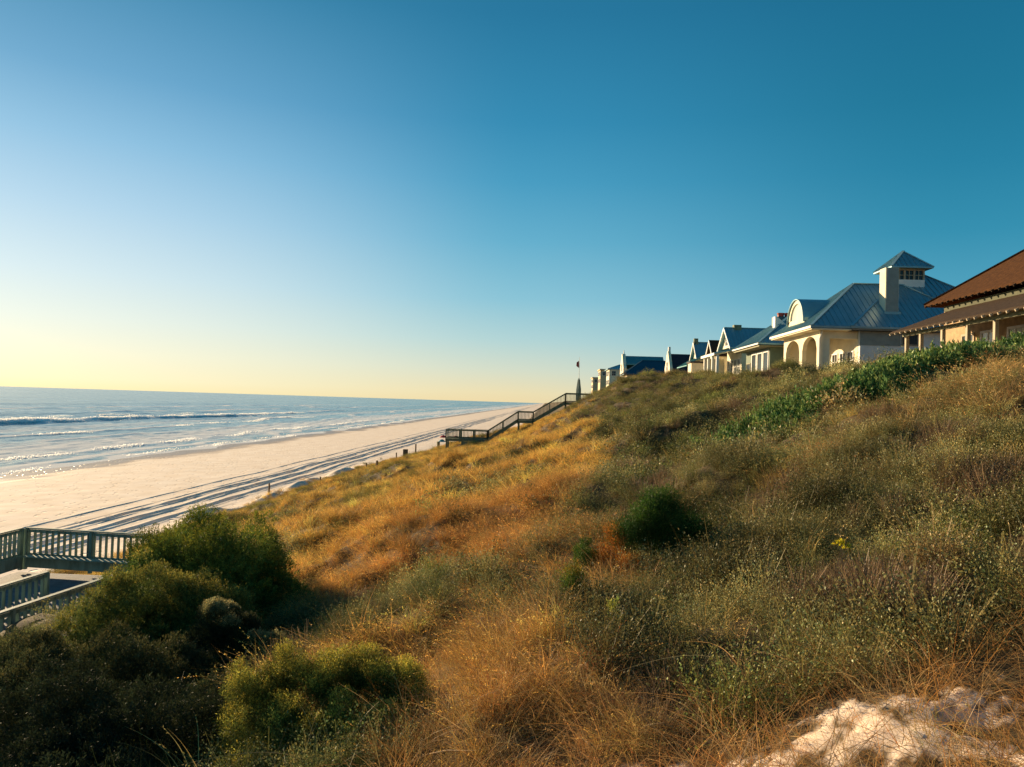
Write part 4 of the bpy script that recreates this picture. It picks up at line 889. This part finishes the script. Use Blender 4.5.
# ------------------------------------------------------------------ bushes
STEMM = paint('bush_stem', (.09, .065, .045), .9, .3, 20)
def bush(name, label, cat, cx, cy, lobes, nsh, L, Wd, col, per=14, grp=None, seed=1, shoot=.16, gloss=.012, top=None, fine=False):
    """lobes: (dx, dy, z above ground, rx, ry, rz); leafy shoots over and inside every lobe"""
    g = np.random.default_rng(seed); gz = float(H(cx, cy)); parts = []; tot = sum(l[3] * l[5] for l in lobes)
    for l in lobes:
        n = int(nsh * l[3] * l[5] / tot); A = np.array([l[3], l[4], l[5]]); K = max(7, int(44 * (l[3] * l[5]) ** .5)) if not fine else 9
        cd = g.normal(0, 1, (K, 3)); cd[:, 2] = cd[:, 2] * .8 + .3; cd /= np.linalg.norm(cd, axis=1)[:, None]; cr = g.uniform(.16, .42, K) * (A.mean()) * (1.0 if not fine else 1.1)
        cc = np.array([l[0], l[1], l[2]]) + cd * (A - cr[:, None] * .8) * g.uniform(.75, 1.18, (K, 1)); w_ = cr ** 2 / (cr ** 2).sum(); pick = g.choice(K, n, p=w_); inner = g.uniform(0, 1, n) < .34
        d = g.normal(0, 1, (n, 3)) + cd[pick] * .8 + np.array([0, 0, .35]); d /= np.linalg.norm(d, axis=1)[:, None]; r = g.uniform(.35, 1, n) ** .5
        C = cc[pick] + d * cr[pick][:, None] * r[:, None] * np.array([1, 1, 1.1]); C = np.where(inner[:, None], np.array([l[0], l[1], l[2]]) + d * A * g.uniform(0, .8, (n, 1)), C)
        up = d * .6 + np.array([0, 0, .6]) + g.normal(0, .25, (n, 3)); up /= np.linalg.norm(up, axis=1)[:, None]
        t = g.uniform(0, 1, (n, per, 1)); P = (C[:, None] + up[:, None] * t * shoot).reshape(-1, 3) + g.normal(0, shoot * .12, (n * per, 3)); D = np.repeat(up, per, 0) * .8 + g.normal(0, .55, (n * per, 3))
        V, Fq, T = leaves(P, D, L, Wd, g); st = np.repeat(g.uniform(.65, 1.35, K)[pick] * g.uniform(.8, 1.2, n), per * 4)[:, None]; T = T * st
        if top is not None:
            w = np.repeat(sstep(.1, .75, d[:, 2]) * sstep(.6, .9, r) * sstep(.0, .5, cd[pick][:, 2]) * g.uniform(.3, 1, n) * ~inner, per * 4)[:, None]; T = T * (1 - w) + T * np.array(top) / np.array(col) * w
        parts.append((V, Fq, T))
    V, Fq, T = join(*parts); k = V[:, 2] > -.05
    o = thing(name, label, cat, (cx, cy, gz), grp)
    me = npmesh('foliage', V, Fq, {'tint': T}, [leafmat(name + '_leaf', 'RGB', col, .28, gloss)]); f = bpy.data.objects.new('foliage', me); COL.objects.link(f); f.parent = o
    st = MB(); 
    for l in lobes:
        for j in range(5):
            e = np.array([l[0], l[1], l[2]]) + g.normal(0, .4, 3) * np.array([l[3], l[4], l[5]]) ; b_ = np.array([g.normal(0, .12), g.normal(0, .12), -.1]); mid = (b_ + e) / 2 + g.normal(0, .08, 3); st.tube([b_, mid, e], [.012 + .01 * (nsh > 8000), .009, .004] if nsh > 100 else [.004, .003, .002], 5)
    so_ = st.build('stems', STEMM); so_.parent = o; so_['_loc'] = [0, 0, 0]
    return o
GB = 'evergreen shrubs on the lower dune'
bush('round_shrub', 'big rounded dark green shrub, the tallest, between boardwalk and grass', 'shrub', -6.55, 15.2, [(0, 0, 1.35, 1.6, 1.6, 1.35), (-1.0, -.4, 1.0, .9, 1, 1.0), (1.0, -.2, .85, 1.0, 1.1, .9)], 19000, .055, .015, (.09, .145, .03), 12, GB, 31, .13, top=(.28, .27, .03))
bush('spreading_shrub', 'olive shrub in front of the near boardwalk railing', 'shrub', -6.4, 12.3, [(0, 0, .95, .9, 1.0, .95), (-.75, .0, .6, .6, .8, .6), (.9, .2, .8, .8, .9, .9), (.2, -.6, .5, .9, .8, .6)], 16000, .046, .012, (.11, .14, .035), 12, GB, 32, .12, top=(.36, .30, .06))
bush('corner_shrub', 'green shrub with shade painted into its leaves, filling the lower left corner', 'shrub', -6.3, 9.2, [(0, 0, .6, 1.0, .9, .65), (-.9, .9, .5, .7, .8, .55), (1.1, .6, .6, .8, .8, .65)], 11000, .04, .011, (.035, .05, .022), 12, GB, 33, .11, top=(.13, .12, .045))  # leaf colour lowered to carry the deep shade of this corner
bush('shade_painted_shrub', 'shrub with shade painted into its leaves, at the bottom edge between the corner shrub and the yellow green one', 'shrub', -3.75, 7.3, [(0, 0, .26, .75, .6, .44), (-.9, .2, .3, .7, .6, .45), (-.2, -.9, .1, .8, .5, .4), (.55, .6, .2, .5, .5, .35)], 9000, .034, .009, (.028, .038, .018), 12, GB, 43, .10)  # very dark leaf colour stands in for the shade here
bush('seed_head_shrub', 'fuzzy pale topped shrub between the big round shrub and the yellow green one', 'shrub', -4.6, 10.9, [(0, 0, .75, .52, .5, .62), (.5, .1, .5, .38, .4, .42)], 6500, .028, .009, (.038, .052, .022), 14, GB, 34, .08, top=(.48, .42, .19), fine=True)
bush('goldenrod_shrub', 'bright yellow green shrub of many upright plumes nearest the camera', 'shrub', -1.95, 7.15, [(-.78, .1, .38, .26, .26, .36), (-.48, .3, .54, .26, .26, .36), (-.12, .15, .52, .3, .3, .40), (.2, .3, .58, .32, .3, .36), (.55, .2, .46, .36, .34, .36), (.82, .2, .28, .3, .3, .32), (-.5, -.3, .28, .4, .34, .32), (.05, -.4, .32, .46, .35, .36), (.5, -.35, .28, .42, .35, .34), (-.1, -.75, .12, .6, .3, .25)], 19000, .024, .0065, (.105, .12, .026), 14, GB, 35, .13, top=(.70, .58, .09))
bush('conifer_shrub', 'dark green needle shrub standing alone in the grey scrub', 'shrub', 1.55, 10.5, [(0, 0, .42, .30, .35, .36), (.42, .2, .34, .30, .35, .26), (-.30, -.1, .38, .20, .25, .2), (.16, .3, .66, .20, .25, .2), (-.1, .1, .72, .12, .15, .16)], 3000, .055, .006, (.03, .07, .014), 16, None, 36, .24, top=(.12, .22, .03), fine=False)
bush('rusty_shrub', 'orange rust coloured dying shrub beside the dark needle shrub', 'shrub', .98, 10.3, [(-.02, 0, .42, .13, .16, .26), (.12, -.25, .2, .17, .18, .15), (-.12, .05, .2, .1, .1, .2)], 480, .05, .005, (.50, .18, .03), 12, None, 37, .14, top=(.6, .32, .04), fine=True)
bush('small_green_shrub', 'small green and orange sprig low on the edge of the golden grass', 'shrub', .34, 8.5, [(0, 0, .3, .10, .12, .26), (.10, .12, .12, .13, .12, .14)], 460, .035, .006, (.09, .14, .02), 14, None, 38, .09, top=(.5, .24, .03), fine=True)
bush('green_tuft_shrub', 'tiny green shrub left of the rusty one', 'shrub', .60, 10.4, [(0, 0, .3, .16, .2, .22)], 420, .04, .006, (.07, .13, .02), 14, None, 39, .10, fine=True)
bush('yellow_sprig', 'small lime yellow sprig at lower centre, below the grey scrub', 'plant', .72, 7.4, [(0, 0, .42, .06, .06, .10), (.04, 0, .22, .05, .05, .14)], 70, .03, .010, (.45, .46, .10), 10, None, 50, .05, fine=True)
bush('yellow_sprig', 'tiny yellow leafed sprig low in the scrub right of the straw heap', 'plant', 2.75, 7.1, [(0, 0, .50, .04, .04, .05)], 24, .03, .014, (.75, .66, .05), 8, None, 51, .03, fine=True)
def reeds(label, x, y, n, h, seed, col, w=.011, lean=.3, curl=1.1):
    gz = float(H(x, y)); o = thing('dry_reed', label, 'grass', (x, y, gz), 'dry arching reeds in the foreground'); V, Fq, T = blades(n, h, w, .16, lean, curl, 10, seed, .1, heads=.4)
    me = npmesh('blades', V, Fq, {'tint': T}, [leafmat('dry_reed', 'RGB', col, .3, .02)]); f = bpy.data.objects.new('blades', me); COL.objects.link(f); f.parent = o
reeds('dry curled reeds at the bottom left, left of the yellow green shrub', -2.75, 6.4, 22, .75, 301, (.42, .33, .11))
reeds('dry curled reeds at the foot of the yellow green shrub', -1.75, 6.15, 16, .7, 302, (.40, .30, .12))
reeds('pale arching straw stems in front of the grey scrub at right', 4.0, 8.2, 18, 1.0, 303, (.55, .40, .18), .008)
reeds('tall straw stems at the right edge above the white sand', 4.1, 6.5, 20, .95, 304, (.58, .42, .19), .007)
reeds('straw stems rising right of the dark needle shrub', 2.9, 10.2, 20, .95, 305, (.50, .38, .17), .009)
reeds('heap of tan straw stems left of the white sand', 1.75, 6.2, 46, .62, 306, (.60, .40, .18), .006, .7, 1.2)
reeds('green bent weed stems just left of the white sand', 2.15, 5.6, 16, .5, 307, (.22, .24, .07), .009, .4, 1.0)
# long arching dry stalks in the foreground
for o in bpy.data.objects:
    if '_loc' in o: del o['_loc']
print('instances ok')
